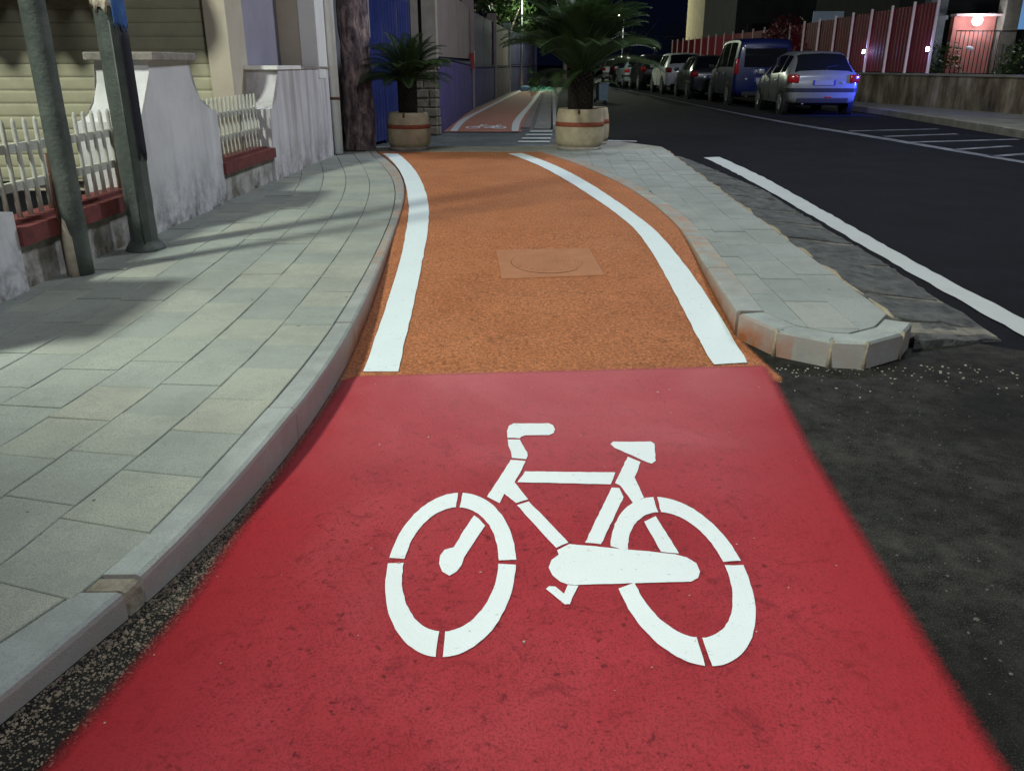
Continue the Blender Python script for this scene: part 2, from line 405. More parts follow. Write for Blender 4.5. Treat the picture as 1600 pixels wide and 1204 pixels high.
# ================================================================== THE GROUND
def sheet(name, poly, z, m, kind='structure', parent=None):
    o = mesh(name, [(p[0], p[1], z) for p in poly], [tuple(range(len(poly)))], m, parent)
    if not parent and kind: tag(o, kind=kind)
    return o
def wx(Y): return -2.47 + .03 * Y            # street face of the garden walls
road = mesh('road', [(-400, -300, 0), (400, -300, 0), (400, 700, 0), (-400, 700, 0)], [(0, 1, 2, 3)], M_road); tag(road, kind='structure')
# coarse older asphalt of the side turning, round the red lane
sheet('side_road', [(-6, -3), (1.9, -3), (2.45, 1.0), (2.35, 2.4), (2.3, 3.3), (1.75, 3.7), (.9, 3.7), (-6, 3.4)], .004, M_rough)

# contour lines taken on the ground
KO = [atl(-260, 1290), atl(0, 1072), atl(139, 956), atl(195, 920), atl(294, 828), atl(385, 728), atl(461, 641), atl(513, 560), atl(560, 490), atl(590, 430),
      atl(606, 385), atl(622, 340), atl(632, 308), atl(632, 288), atl(622, 266), atl(606, 249), atl(588, 236)]
KI = [atl(-330, 1210), atl(0, 1012), atl(110, 935), atl(176, 881), atl(285, 780), atl(345, 718), atl(430, 636), atl(480, 560), atl(517, 505), atl(562, 432),
      atl(586, 401), atl(609, 353), atl(617, 313), atl(613, 285), atl(601, 262), atl(588, 247), atl(577, 236)]
def fair(P, yj):
    """straight up to the corner at yj, then one fair curve"""
    far = [p for p in P if p.y >= yj - .02]; A = np.polyfit([p.y for p in far], [p.x for p in far], 5)
    out = [Vector((x, y, .12)) for y, x in ((y, float(np.polyval(A, y))) for y in np.arange(yj, far[-1].y, .06))]
    near = [p for p in P if p.y < yj - .02]; a, b = near[0], out[0]
    return [a.lerp(b, i / 12) for i in range(12)] + out + [far[-1]]
KO = fair(KO, KO[3].y); KI = fair(KI, KI[3].y)
IO = [at(1154, 489, .12), at(1120, 440, .12), at(1090, 395, .12), at(1058, 350, .12), at(1010, 310, .12), at(960, 281, .12), at(900, 255, .12), at(850, 238, .12), at(838, 233.5, .12)]
IO = smooth(resample(IO, .06), 8)                                            # island: path-side edge of its kerb
YEND = 11.15
def isl_out(Y): return 1.66 + (Y - 3.5) * .042                    # island: road-side edge

# ---- red lane
def strip(name, fl, fr, y0, y1, ny, nx, m, zf, margin=.06, skew=None, ends=(True, True)):
    vs, fs, ed, e2_ = [], [], [], []
    for j in range(ny + 1):
        v = j / ny
        for i in range(nx + 1):
            # first and last columns are the ragged border
            if i == 0: u, off = 0, 0
            elif i == nx: u, off = 1, 0
            else:
                k = (i - 1) / (nx - 2); u, off = k, margin * (1 - 2 * k)
            y = y0 + (y1 - y0) * v
            a, b = fl(y), fr(y); x = a + (b - a) * u + off
            if skew: y += skew(x) * v
            vs.append((x, y, zf(x, y)))
            e = 0. if i in (0, nx) else 1.
            if (j == 0 and ends[0]) or (j == ny and ends[1]): e = 0.
            ed.append(e); e2_.append(min(1., max(0., min(abs(x - a), abs(b - x)) / .32)))
    W = nx + 1
    for j in range(ny):
        for i in range(nx): fs.append((j * W + i, j * W + i + 1, (j + 1) * W + i + 1, (j + 1) * W + i))
    o = mesh(name, vs, fs, m)
    a = o.data.attributes.new('edge', 'FLOAT', 'POINT'); a.data.foreach_set('value', ed)
    a = o.data.attributes.new('inner', 'FLOAT', 'POINT'); a.data.foreach_set('value', e2_)
    return tag(o, kind='structure')
RL = [Vector((-1.05, -3, 0)), at(80, 1204), at(190, 1075), at(300, 945), at(400, 800), at(500, 655), at(536, 601), Vector((-.62, 3.4, 0))]
RR = [Vector((.84, -3, 0)), at(1590, 1204), at(1420, 930), at(1300, 740), at(1240, 625), at(1207, 572), Vector((1.06, 3.4, 0))]
strip('red_cycle_lane', lambda y: interp_x(RL, y) - .03, lambda y: interp_x(RR, y), -2.5, 3.075, 90, 26, M_red, lambda x, y: .010, .07, lambda x: .075 * (x + .65), (False, True))
# ---- orange lane climbing to pavement level
def ol(y): return interp_x(KO, y) - .004 if y > 2.3 else -.7
def orr(y): return interp_x(IO, y) + .004 if y > 3.558 else 1.005 + (3.558 - y) * .12
def oz(x, y): return max(.006, rampz(y) + .004 + .0015 * mn.noise((x * 3, y * 3, 0)) * min(1, max(0, y - 3.2)))
strip('orange_cycle_lane', ol, orr, 2.98, 10.86, 110, 26, M_orange, oz, .03, lambda x: 0, (True, False))

# ---- far crossing, the lane beyond it and its verge
sheet('driveway_crossing', [(-2.2, 11.0), (1.25, 11.0), (1.05, 15.95), (-1.9, 15.95)], .004, M_cross)
FL = [(685, 206), (700, 195), (722, 181), (755, 165), (800, 145), (830, 138)]; FR = [(815, 206), (822, 187), (838, 162), (848, 148), (862, 137)]
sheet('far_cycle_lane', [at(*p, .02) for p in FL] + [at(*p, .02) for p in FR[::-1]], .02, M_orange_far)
sheet('far_verge', [at(*p) for p in [(812, 206), (867, 206), (872, 150), (880, 137), (862, 137), (845, 149), (836, 162), (820, 187)]], .012, pm('far_verge_paving', (.16, .165, .15), (.10, .105, .095), 3, .9, .3))
def pq(a, b, t): return (a[0] + (b[0] - a[0]) * t, a[1] + (b[1] - a[1]) * t)
def vstrip(name, l0, r0, l1, r1, z0, z1, m, n, gap, parent, kind=None):
    for i in range(n):
        t0, t1 = (i / n) ** 1.0 + gap, (i + 1) / n - gap; f_ = lambda t: 1 - (1 - t) / (1 + 2.3 * t)     # even steps on the ground
        P = [at(*pq(l0, l1, f_(t0))), at(*pq(r0, r1, f_(t0))), at(*pq(r0, r1, f_(t1))), at(*pq(l0, l1, f_(t1)))]
        prism(name, [(p.x, p.y) for p in P], z0, z1, m, parent, .003)
vg = bpy.data.objects['far_verge']
vstrip('kerb_stone', (815, 204), (828, 204), (845, 147), (849, 147), 0, .06, pm('far_kerb', (.24, .20, .19), (.15, .125, .12), 5, .9, .3), 8, .002, vg)
vstrip('paving_slab', (834, 204), (861, 204), (852, 147), (862, 147), 0, .035, pm('far_slab', (.25, .25, .22), (.16, .16, .145), 4, .9, .3), 9, .004, vg)
vstrip('kerb_stone', (864, 204), (869.5, 204), (862.8, 145), (867, 145), 0, .09, pm('far_pale_kerb', (.42, .42, .38), (.30, .30, .27), 5, .9, .3), 8, .002, vg)
sheet('far_pavement', [(-1.7, 15.9), (-.9, 15.9), (.6, 40), (2.5, 60), (4, 60), (.9, 60), (-1.9, 40)], .008, M_cross)

# ---- painted lines
def line_strip(name, L, Rr, m, zf, label, cat='road marking', group=None, wob=.004, parent=None):
    L = smooth(smooth(resample(L, .1), 7), 7); n = len(L); Rr = smooth(smooth(resample(Rr, .1), 7), 7)
    def samp(P, t):
        k = t * (len(P) - 1); i = min(int(k), len(P) - 2); return P[i].lerp(P[i + 1], k - i)
    vs, fs = [], []; n = max(n, len(Rr)); seed = len(bpy.data.objects)
    for i in range(n):
        t = i / (n - 1); a, b = samp(L, t), samp(Rr, t)
        a = a + Vector((wob * mn.noise((i * 1.7, seed, .3)) * 2, 0, 0)); b = b + Vector((wob * mn.noise((i * 1.7, seed, 9.3)) * 2, 0, 0))
        for k in range(3):
            p = a.lerp(b, k / 2); vs.append((p.x, p.y, zf(p.x, p.y)))
    for i in range(n - 1):
        for k in range(2): fs.append((i * 3 + k, i * 3 + k + 1, i * 3 + k + 4, i * 3 + k + 3))
    o = mesh(name, vs, fs, m, parent)
    if label: tag(o, label, cat, group)
    return o
zl = lambda x, y: rampz(y) + .0085
LP = lambda P: [atr(*p, .0085) for p in P]
line_strip('lane_line', LP([(598, 240), (611, 249), (628, 270), (636, 297), (640, 330), (633, 380), (615, 445), (590, 520), (568, 580)]),
           LP([(621, 240), (640, 254), (660, 284), (670, 315), (672, 345), (662, 400), (645, 480), (622, 580)]), M_line, zl, 'curved white line along the left edge of the orange lane', group='lines edging the orange lane', wob=.0025)
line_strip('lane_line', LP([(793, 240), (830, 252), (880, 278), (930, 310), (985, 348), (1022, 392), (1050, 450), (1085, 520), (1115, 569)]),
           LP([(815, 239), (860, 254), (920, 285), (970, 318), (1020, 355), (1060, 395), (1100, 450), (1140, 520), (1168, 566)]), M_line, zl, 'curved white line along the right edge of the orange lane', group='lines edging the orange lane', wob=.0025)
G = lambda P: [at(*p) for p in P]
line_strip('road_edge_line', G([(1099, 247), (1112, 252), (1195, 296), (1300, 357), (1412, 423), (1525, 485), (1577, 515), (1640, 550)]),
           G([(1124, 246), (1180, 271), (1262, 316), (1375, 380), (1487, 444), (1600, 500), (1680, 540)]), mat_white('road_edge_paint', (.44, .46, .43), .7), lambda x, y: .007, 'broad white line on the dark road beside the pavement island', wob=.008)
line_strip('parking_line', [Vector((6.72, 6, 0)), at(1600, 256), at(1400, 222), at(1206, 189.2), at(1080, 163.5), at(1000, 146.3), at(952, 136.7)],
           [Vector((6.84, 6, 0)), at(1600, 252.5), at(1400, 218.5), at(1206, 187), at(1080, 162.3), at(1000, 145.6), at(952, 136.2)], M_dimline, lambda x, y: .006, 'thin pale line marking the row of parked cars')
for a, b in [((1330, 206), (1465, 202)), ((1385, 214.5), (1500, 210.5)), ((1428, 223.5), (1600, 219.5)), ((1500, 235), (1600, 232)), ((1555, 246), (1660, 243))]:
    p, q = at(*a), at(*b); q.y = p.y + .55
    HN = HN + 1 if 'HN' in globals() else 0
    line_strip('bay_hatch_line', [p, q], [p + Vector((0, .16, 0)), q + Vector((0, .16, 0))], M_dimline, lambda x, y: .006, ['farthest faded stripe of the hatched bay, nearest the silver car', 'second farthest faded stripe of the hatched bay', 'middle faded stripe of the hatched bay behind the silver car', 'second nearest faded stripe of the hatched bay', 'nearest faded stripe of the hatched bay at the right edge'][HN], group='hatching stripes of the empty bay')
p = at(950, 221); line_strip('road_dash', [p, p + Vector((.45, -.12, 0))], [p + Vector((0, .14, 0)), p + Vector((.45, .02, 0))], M_oldline, lambda x, y: .007, 'short white dash on the road right of the planter')
FZ = lambda x, y: .026
line_strip('far_lane_line', [at(*p, .026) for p in [(703, 205), (720, 187), (752, 171), (800, 147), (812, 142)]], [at(*p, .026) for p in [(714, 205), (730, 187), (760, 170.5), (806, 147), (817, 142)]], M_oldline, FZ, 'white line on the wall side of the distant lane', group='lines edging the distant lane')
line_strip('far_lane_line', [at(*p, .026) for p in [(799.5, 205), (804, 187), (828, 161), (838, 148), (846, 141)]], [at(*p, .026) for p in [(810, 205), (815, 187), (834, 161), (844, 148), (851, 141)]], M_oldline, FZ, 'white line on the road side of the distant lane', group='lines edging the distant lane')
for i, (y, a, b) in enumerate([(206.5, 827, 863), (212, 820, 863), (217.5, 814, 861), (223, 808, 859)]):
    p, q = at(a, y + 1.4), at(b, y + 1.4); r, s = at(a + 3, y - 1.2), at(b, y - 1.2)
    o = sheet('zebra_bar', [p, q, s, r], .018, M_zebra, None); tag(o, ['farthest', 'second farthest', 'second nearest', 'nearest'][i] + ' bar of the small zebra crossing behind the planter', 'road marking', 'zebra bars')

# ---- bicycle symbol
bike = empty('bicycle_symbol', (0, 0, 0), 0, 'large white bicycle symbol painted on the red lane', 'road marking', 'bicycle symbols')
def zp(q): return at(560 + q[0] / 2.4242, 620 + q[1] / 2.4242, .016)
BIKEZ = .0125
def flat(name, pts, parent, m=M_white):
    n = len(pts); bm = bmesh.new()
    dens = []
    for i in range(n):                                    # slightly uneven hand-rolled edge
        a, b = Vector((pts[i][0], pts[i][1])), Vector((pts[(i + 1) % n][0], pts[(i + 1) % n][1])); k = max(1, int((b - a).length / .02))
        for j in range(k):
            q = a.lerp(b, j / k); d = .0022
            dens.append((q.x + d * mn.noise((q.x * 60, q.y * 60, 1)), q.y + d * mn.noise((q.x * 60, q.y * 60, 7)), BIKEZ))
    f = bm.faces.new([bm.verts.new(v) for v in dens]); bmesh.ops.triangulate(bm, faces=[f])
    o = bmobj(name, bm, m, parent)
    if o.data.polygons and o.data.polygons[0].normal.z < 0: o.data.flip_normals()
    return o
def arc(cx, cy, rx, ry, rxi, ryi, a0, a1, cxi=None, cyi=None):
    n = 22; cxi = cx if cxi is None else cxi; cyi = cy if cyi is None else cyi
    A = [a0 + (a1 - a0) * i / n for i in range(n + 1)]
    return [(cx + rx * math.cos(R(a)), cy + ry * math.sin(R(a))) for a in A] + [(cxi + rxi * math.cos(R(a)), cyi + ryi * math.sin(R(a))) for a in A[::-1]]
def ell(l, r, t, b):
    l, r, t, b = zp(l), zp(r), zp(t), zp(b); return (l.x + r.x) / 2, (t.y + b.y) / 2, (r.x - l.x) / 2, (t.y - b.y) / 2
ox, oy, orx, ory = ell((95, 690), (596, 600), (390, 358), (293, 979)); ix, iy, irx, iry = ell((163, 660), (531, 600), (385, 413), (300, 882))
for a0, a1 in [(1.5, 87.5), (92.5, 177), (181, 266), (272, 358)]:
    flat('wheel_segment', arc(ox, oy, orx, ory, irx, iry, a0, a1, ix, iy), bike)
ox2, oy2, orx2, ory2 = ell((962, 640), (1486, 690), (1160, 374), (1275, 1013)); ix2, iy2, irx2, iry2 = ell((1028, 640), (1413, 690), (1160, 431), (1262, 905))
for a0, a1 in [(5, 88), (92, 164), (194, 266), (271, 362)]:
    flat('wheel_segment', arc(ox2, oy2, orx2, ory2, irx2, iry2, a0, a1, ix2, iy2), bike)
for nm, P in {
    'handlebar': [(565, 150), (562, 125), (570, 105), (590, 96), (720, 96), (738, 102), (745, 118), (738, 133), (722, 140), (632, 141), (617, 146), (612, 152)],
    'stem': [(566, 157), (612, 157), (620, 174), (640, 205), (642, 218), (636, 231), (580, 226), (578, 205), (568, 180)],
    'head_tube': [(578, 233), (635, 238), (592, 318), (642, 382), (598, 396), (553, 362), (534, 397), (487, 373)],
    'top_tube': [(632, 277), (974, 281), (956, 326), (602, 318)],
    'down_tube': [(600, 404), (645, 390), (796, 545), (748, 566)],
    'seat_tube': [(960, 338), (988, 340), (1005, 373), (920, 552), (858, 546)],
    'saddle': [(955, 174), (966, 165), (1108, 165), (1121, 172), (1127, 238), (1113, 248), (1095, 243), (970, 188)],
    'seat_post': [(1020, 222), (1070, 242), (1046, 300), (1083, 377), (1040, 395), (992, 330), (972, 322)],
    'seat_stay': [(1083, 467), (1126, 446), (1215, 587), (1146, 581)],
    'chain_guard': [(752, 575), (800, 551), (1000, 570), (1200, 590), (1245, 602), (1280, 625), (1295, 655), (1286, 680), (1262, 693), (820, 706), (790, 703), (765, 693), (735, 670), (722, 640), (732, 612), (760, 592)],
    'pedal': [(832, 709), (800, 779), (783, 779), (710, 722), (722, 711), (745, 712), (778, 739), (793, 706)],
    'fork_blade': [(437, 443), (456, 456), (480, 482), (400, 602), (390, 630), (375, 655), (345, 671), (318, 655), (306, 625), (310, 595), (327, 572), (360, 563)],
}.items(): flat(nm, [zp(q) for q in P], bike)
fb = empty('bicycle_symbol', (0, 0, 0), 0, 'small distant bicycle symbol on the lane beyond the crossing', 'road marking', 'bicycle symbols')
c0 = Vector((.13, 1.95, 0)); c1 = at(760, 197.5, .03)
fb.location = (c1.x - c0.x * .9, c1.y - c0.y * .9, .012); fb.scale = (.9, .9, 1)
for ch in list(bike.children):
    o = ch.copy(); col.objects.link(o); o.parent = fb

# ---- left pavement: base, kerb stones, slabs
SW = .12
vs_, fs_ = [], []
for p in KI + [Vector((-1.8, 11.2, 0))]:
    a = wx(p.y) - .1
    for k in range(7): x = a + (p.x - a) * k / 6; vs_.append((x, p.y, hz(p.y) - .0075))
for r_ in range(len(KI)):
    for k in range(6): fs_.append((r_ * 7 + k, r_ * 7 + k + 1, r_ * 7 + k + 8, r_ * 7 + k + 7))
left_pave = mesh('left_pavement', vs_, fs_, M_joint); tag(left_pave, kind='structure')
joints = [at(452, 636, .12).y, at(594, 402, .12).y, at(625, 311, .12).y, atl(178, 912).y]
def kerb_run(name, O, I, ys, parent, z1=SW, gap=.009, zf=None, mat=None, nm='kerb_stone'):
    """kerb stones between outer line O and inner line I cut at the rows ys"""
    ys = sorted(ys)
    for a, b in zip(ys, ys[1:]):
        n = max(2, int((b - a) / .12)); yy = [a + gap / 2 + (b - a - gap) * i / n for i in range(n + 1)]
        P = [(interp_x(O, y), y) for y in yy] + [(interp_x(I, y) + .003, y) for y in yy[::-1]]
        k = rnd.uniform(-.002, .002); zz = zf if zf else (lambda y: z1)
        vs = [(x, y, -.02) for x, y in P]; m = len(yy)
        ring = []
        for (x, y), (x2, y2) in zip(P[:m], P[::-1][:m]):      # cross-section: face, rounded arris, top, back
            d = 1 if x2 < x else -1
            h_ = zz(y) + k; ring.append([(x, y, -.02), (x, y, h_ - .016), (x - d * .004, y, h_ - .006), (x - d * .014, y, h_), (x2, y, h_ - .001), (x2, y, -.02)])
        vs = [v for r_ in ring for v in r_]; fs = []
        for i in range(m - 1):
            for q in range(5): fs.append((i * 6 + q, i * 6 + q + 1, i * 6 + q + 7, i * 6 + q + 6))
        fs += [tuple(range(6)), tuple(range((m - 1) * 6, m * 6))[::-1]]
        bm = bmesh.new(); bv = [bm.verts.new(v) for v in vs]
        for f in fs: bm.faces.new([bv[q] for q in f])
        bmobj(nm, bm, mat or M_kerb, parent)
JM = joints[3]
kerb_run('kerb', KO, KI, [JM - .022, JM + .03], left_pave, zf=lambda y: hz(y) - .004, mat=pm('brown_mortar', (.36, .33, .25), (.22, .195, .145), 30, .95, .8, 80), nm='mortar_joint')
kerb_run('kerb', KO, KI, [.55, JM - .022], left_pave, zf=hz)
kerb_run('kerb', KO, KI, [JM + .03, joints[0], 3.42, joints[1], 5.6, joints[2], 7.9, 8.9, 9.9, 10.98], left_pave, zf=hz)
# slabs in rows that follow the kerb
def slab(poly, parent, m, z=SW, gap=.0019):
    n = len(poly)
    if n < 3 or area(poly) < .004: return
    cx = sum(p[0] for p in poly) / n; cy = sum(p[1] for p in poly) / n
    P = []
    for p in poly:
        d = Vector((p[0] - cx, p[1] - cy)); L = d.length; P.append((cx + d.x * (1 - gap * 1.4 / L), cy + d.y * (1 - gap * 1.4 / L)))
    dz = rnd.uniform(-.0025, .001); tx, ty = rnd.uniform(-.006, .006), rnd.uniform(-.012, .006)
    prism('paving_slab', P, .02, lambda x, y: (hz(y) if z is None else z) + dz + (x - cx) * tx + (y - cy) * ty, m, parent, .0022)
cl = smooth(resample([(p.x, p.y, 0) for p in KI], .02), 40)
def off(i, d):
    i = max(0, min(len(cl) - 1, i)); a, b = cl[max(0, i - 30)], cl[min(len(cl) - 1, i + 30)]; t = (b - a).normalized()
    return (cl[i].x - t.y * d, cl[i].y + t.x * d)
i0 = next(i for i, p in enumerate(cl) if p.y > .55)
ROW, LEN = .215, 21
for k in range(8):
    i = i0 - rnd.randint(0, LEN) - (k % 2) * 9
    while i < len(cl) + LEN:
        j = i + (14 if k < 3 else LEN) + rnd.choice((-1, 0, 0, 1)); a, b = max(i, 0), min(j, len(cl) - 1)
        if b - a > 3:
            mid = (a + b) // 2
            o0 = k * ROW if k else -.07
            P = [off(a, o0), off(mid, o0), off(b, o0), off(b, (k + 1) * ROW), off(mid, (k + 1) * ROW), off(a, (k + 1) * ROW)]
            P = P[::-1]
            if not k:
                q = min(range(len(KI)), key=lambda z_: (KI[z_].xy - cl[mid].xy).length); a_, b_ = KI[max(0, q - 3)], KI[min(len(KI) - 1, q + 3)]; t_ = (b_ - a_).normalized(); P = clip(P, (KI[q].x - t_.y * .002, KI[q].y + t_.x * .002), (-t_.y, t_.x))
            if P: P = clip(P, (wx(0) - .03, 0), (1, -.03)); P = clip(P, (0, 11.13), (0, -1))
            if not P: i = j; continue
            slab(P, left_pave, M_slab, None)
        i = j
# ---- pavement island on the right
NE = [at(1154, 489, .12), at(1214, 515, .12), at(1300, 531, .12), at(1356, 534, .12), at(1412, 519, .12)]
IK = []                                                   # inner edge of the island kerb
for i, p in enumerate(IO):
    a, b = IO[max(0, i - 3)], IO[min(len(IO) - 1, i + 3)]; t = (b - a).normalized(); IK.append(Vector((p.x + t.y * .115, p.y - t.x * .115, .12)))
ib = [(p.x + .02, p.y) for p in IO] + [(2.0, YEND), (isl_out(11) - .02, YEND - .05), (1.69, 3.46)] + [(p.x - .0, p.y + .04) for p in NE[::-1]][:-1]
island = prism('pavement_island', ib, 0, .1130, M_joint); tag(island, kind='structure')
kerb_run('kerb', IO, IK, [3.60, 4.45, 5.35, 6.3, 7.2, 8.1, 9.0, 10.0, 11.1], island)
# nose of the island: four short stones round the corner
def stone_quad(a, b, w_, parent, z1=SW, m=M_kerb):
    a, b = Vector((a[0], a[1])), Vector((b[0], b[1])); t = (b - a).normalized(); n = Vector((-t.y, t.x)) * w_
    P = [a + t * .004, b - t * .004, b - t * .012 + n, a + t * .012 + n]
    prism('kerb_stone', [(p.x, p.y) for p in P], -.02, z1 - .001 + rnd.uniform(-.004, .002), m, parent, .011)
NP = [(NE[0].x, NE[0].y), (NE[1].x, NE[1].y), (NE[2].x, NE[2].y - .005), (NE[3].x, NE[3].y), (NE[4].x, NE[4].y), (1.715, 3.42)]
for a, b in zip(NP, NP[1:]): stone_quad(a, b, .115, island)
MORT = pm('pale_mortar', (.42, .36, .25), (.28, .23, .15), 30, .95, .6, 80)
for q in NP[1:-1]:                                         # mortar pressed into the joints of the nose
    tubeo('mortar_joint', [(q[0] + rnd.uniform(-.004, .004), q[1] - .001, 0), (q[0], q[1] + .004, .06), (q[0] + .004, q[1] + .008, .117)], [.011, .006, .008], MORT, island, 7)
dirx = Vector((.042, 1)).normalized()
for k in range(12):
    i = -rnd.random() * .4 - (k % 2) * .2
    while i < 8.2:
        j = i + .42 + rnd.uniform(-.02, .02)
        P = []
        for s_, o_ in ((i, k), (j, k), (j, k + 1), (i, k + 1)):
            P.append((1.655 - dirx.y * .205 * o_ + dirx.x * s_, 3.35 + dirx.y * s_ + dirx.x * .205 * o_))
        cy = sum(p[1] for p in P) / 4; ccx = sum(p[0] for p in P) / 4
        ii = min(range(len(IK)), key=lambda q: (IK[q].x - ccx) ** 2 + (IK[q].y - cy) ** 2)
        a, b = IK[max(0, ii - 2)], IK[min(len(IK) - 1, ii + 2)]; t = (b - a).normalized()
        P = clip(P, (IK[ii].x + t.y * .004, IK[ii].y), (t.y, -t.x))
        for a, b in zip(NP, NP[1:]):
            t = (Vector((b[0], b[1])) - Vector((a[0], a[1]))).normalized()
            P = clip(P, (a[0] - t.y * .118, a[1] + t.x * .118), (-t.y, t.x)) if P else P
        P = clip(P, (0, YEND - .02), (0, -1)) if P else P
        if P: slab(P, island, M_slab2)
        i = j
# mortar bead along the road side of the island
pts = [(isl_out(y) + .015 + .012 * mn.noise((y * 3, 0, 0)), y, .105 + .006 * mn.noise((y * 5, 4, 0))) for y in [3.5 + .12 * i for i in range(63)]]
tubeo('mortar_bead', pts, [max(.003, .012 + .03 * mn.noise((p[1] * 4, 2, 0))) for p in pts], MORT, island, 6)
# far edging strip on which the planters stand
ledge = prism('far_edging', [(-1.86, 10.86), (2.0, 10.95), (2.0, 11.55), (1.5, 12.45), (.7, 12.45), (.4, 11.62), (-1.9, 11.6)], 0, .116, pm('edging_concrete', (.32, .32, .27), (.20, .20, .17), 6, .9, .4, 80)); tag(ledge, kind='structure')

# ---- dark gutter stones between the island and the road
M_gut = pm('dark_gutter_stone', (.16, .165, .155), (.055, .058, .055), 11, .9, 1., 70, bd=.02)
def hewn(name, P, zf, m, parent, n=9, amp=.012):
    """quad stone P (ccw) with an uneven hewn top and ragged sides"""
    bm = bmesh.new(); g = []; P = [Vector((p[0], p[1])) for p in P]
    for j in range(n + 1):
        g.append([])
        for i in range(n + 1):
            u, v = i / n, j / n; q = P[0].lerp(P[1], u).lerp(P[3].lerp(P[2], u), v); e = min(u, 1 - u, v, 1 - v)
            q = q + Vector((mn.noise((q.x * 9, q.y * 9, 2)), mn.noise((q.x * 9, q.y * 9, 8)))) * (.022 if e == 0 else .006)
            g[-1].append(bm.verts.new((q.x, q.y, zf(q.x, q.y) + amp * (mn.noise((q.x * 7, q.y * 7, 0)) + .6 * mn.noise((q.x * 19, q.y * 19, 5))) - (.008 if e == 0 else 0))))
    for j in range(n):
        for i in range(n): bm.faces.new((g[j][i], g[j][i + 1], g[j + 1][i + 1], g[j + 1][i]))
    rim = [g[0][i] for i in range(n)] + [g[j][n] for j in range(n)] + [g[n][n - i] for i in range(n)] + [g[n - j][0] for j in range(n)]
    low = [bm.verts.new((v.co.x, v.co.y, -.01)) for v in rim]
    for i in range(len(rim)): k = (i + 1) % len(rim); bm.faces.new((rim[i], rim[k], low[k], low[i]))
    return bmobj(name, bm, m, parent)
GR = [at(1067, 247), at(1195, 299), at(1262, 342), at(1375, 408), at(1450, 459), at(1562, 530)]
gb = prism('gutter_bed', [(isl_out(y), y) for y in (3.45, 4, 5, 6, 7, 8, 9, 10, 11.1)] + [(p.x - .012, p.y) for p in GR], -.01, lambda x, y: .068 - (x - isl_out(y)) / max(.2, interp_x(GR, y) - isl_out(y)) * .058, pm('gutter_mortar', (.27, .25, .195), (.11, .105, .09), 14, .95, .7, 60)); tag(gb, kind='structure')
ys = [3.62, 4.12, 4.9, 5.55, 6.2, 6.85, 7.5, 8.2, 8.9, 9.6, 10.3, 10.95]
for a, b in zip(ys, ys[1:]):
    x0 = .03 + rnd.uniform(0, .03); g = rnd.uniform(.015, .05)
    P = [(isl_out(a) + x0, a + g), (interp_x(GR, a) - rnd.uniform(.0, .03), a + g + rnd.uniform(-.02, .02)), (interp_x(GR, b) - rnd.uniform(.0, .03), b - g + rnd.uniform(-.02, .02)), (isl_out(b) + x0, b - g)]
    h = .085 + rnd.uniform(-.012, .012)
    hewn('gutter_stone', P, lambda x, y, h=h: h - (x - isl_out(y)) / max(.2, interp_x(GR, y) - isl_out(y)) * (h - .022), M_gut, gb)
P = [at(*q) for q in [(1428, 548), (1562, 532), (1500, 496), (1436, 505)]]
hewn('gutter_stone', P, lambda x, y: .07 - (x - 1.68) / .5 * .06, M_gut, gb)

# ---- inspection cover in the orange lane, coated over
mcx = [atr(*q) for q in [(783, 438), (945, 432), (921, 390), (775, 393)]]
mc_ = sum(mcx, Vector()) / 4
def rz_(x, y): return rampz(y)
M_cover = pm('coated_cover', (.45, .20, .10), (.38, .16, .075), 9, .85, .4, 120)
cover = empty('manhole_cover', (0, 0, 0), 0, 'square inspection cover coated over in the orange lane', 'manhole cover')
prism('cover_frame', [(p.x, p.y) for p in mcx], .02, lambda x, y: rampz(y) + .011, M_cover, cover, .003)
cr = .36 * (mcx[1].x - mcx[0].x)
prism('cover_lid', [(mc_.x + cr * math.cos(a * .1745) * 1.0, mc_.y + cr * math.sin(a * .1745) * 1.12) for a in range(36)], .03, lambda x, y: rampz(y) + .0135, M_cover, cover, .004)
bm = bmesh.new(); tube(bm, [(mc_.x + (cr + .008) * math.cos(a * .1745), mc_.y + (cr + .008) * 1.12 * math.sin(a * .1745), rampz(mc_.y + cr * math.sin(a * .1745)) + .0105) for a in range(-32, -3)], .0018, 5)
bmobj('cover_seam', bm, pm('seam_grime', (.12, .065, .035), None, 30, .9, 0), cover)
for k in range(-5, 6):
    x = mc_.x + k * cr / 6.2; hy = math.sqrt(max(0, cr * cr - (x - mc_.x) ** 2)) * .95
    prism('cover_rib', [(x - .008, mc_.y - hy), (x + .008, mc_.y - hy), (x + .008, mc_.y + hy), (x - .008, mc_.y + hy)], .05, lambda a, b: rampz(b) + .0165, M_cover, cover, .001)

# ---- grit: loose gravel along the kerb and the island nose (uncountable)
def scatter(name, n, fn, m, s0, s1, label, zf):
    base = bmesh.new(); bmesh.ops.create_icosphere(base, subdivisions=1, radius=1); bv = [v.co.copy() for v in base.verts]; bf = [tuple(v.index for v in f.verts) for f in base.faces]; base.free()
    vs, fs = [], []
    for _ in range(n):
        x, y = fn(); s = rnd.uniform(s0, s1) * (1 if rnd.random() < .93 else 1.9); o_ = len(vs); a = rnd.random() * 6.28; e = [rnd.uniform(.6, 1.3), rnd.uniform(.6, 1.3), rnd.uniform(.35, .8)]
        for v in bv:
            q = Vector((v.x * e[0] * rnd.uniform(.8, 1.2), v.y * e[1] * rnd.uniform(.8, 1.2), v.z * e[2])) * s
            vs.append((x + q.x * math.cos(a) - q.y * math.sin(a), y + q.x * math.sin(a) + q.y * math.cos(a), zf(x, y) + q.z + s * .2))
        fs += [tuple(i + o_ for i in f) for f in bf]
    o = mesh(name, vs, fs, m); tag(o, label, None, None, 'stuff'); o['category'] = 'gravel'; return o
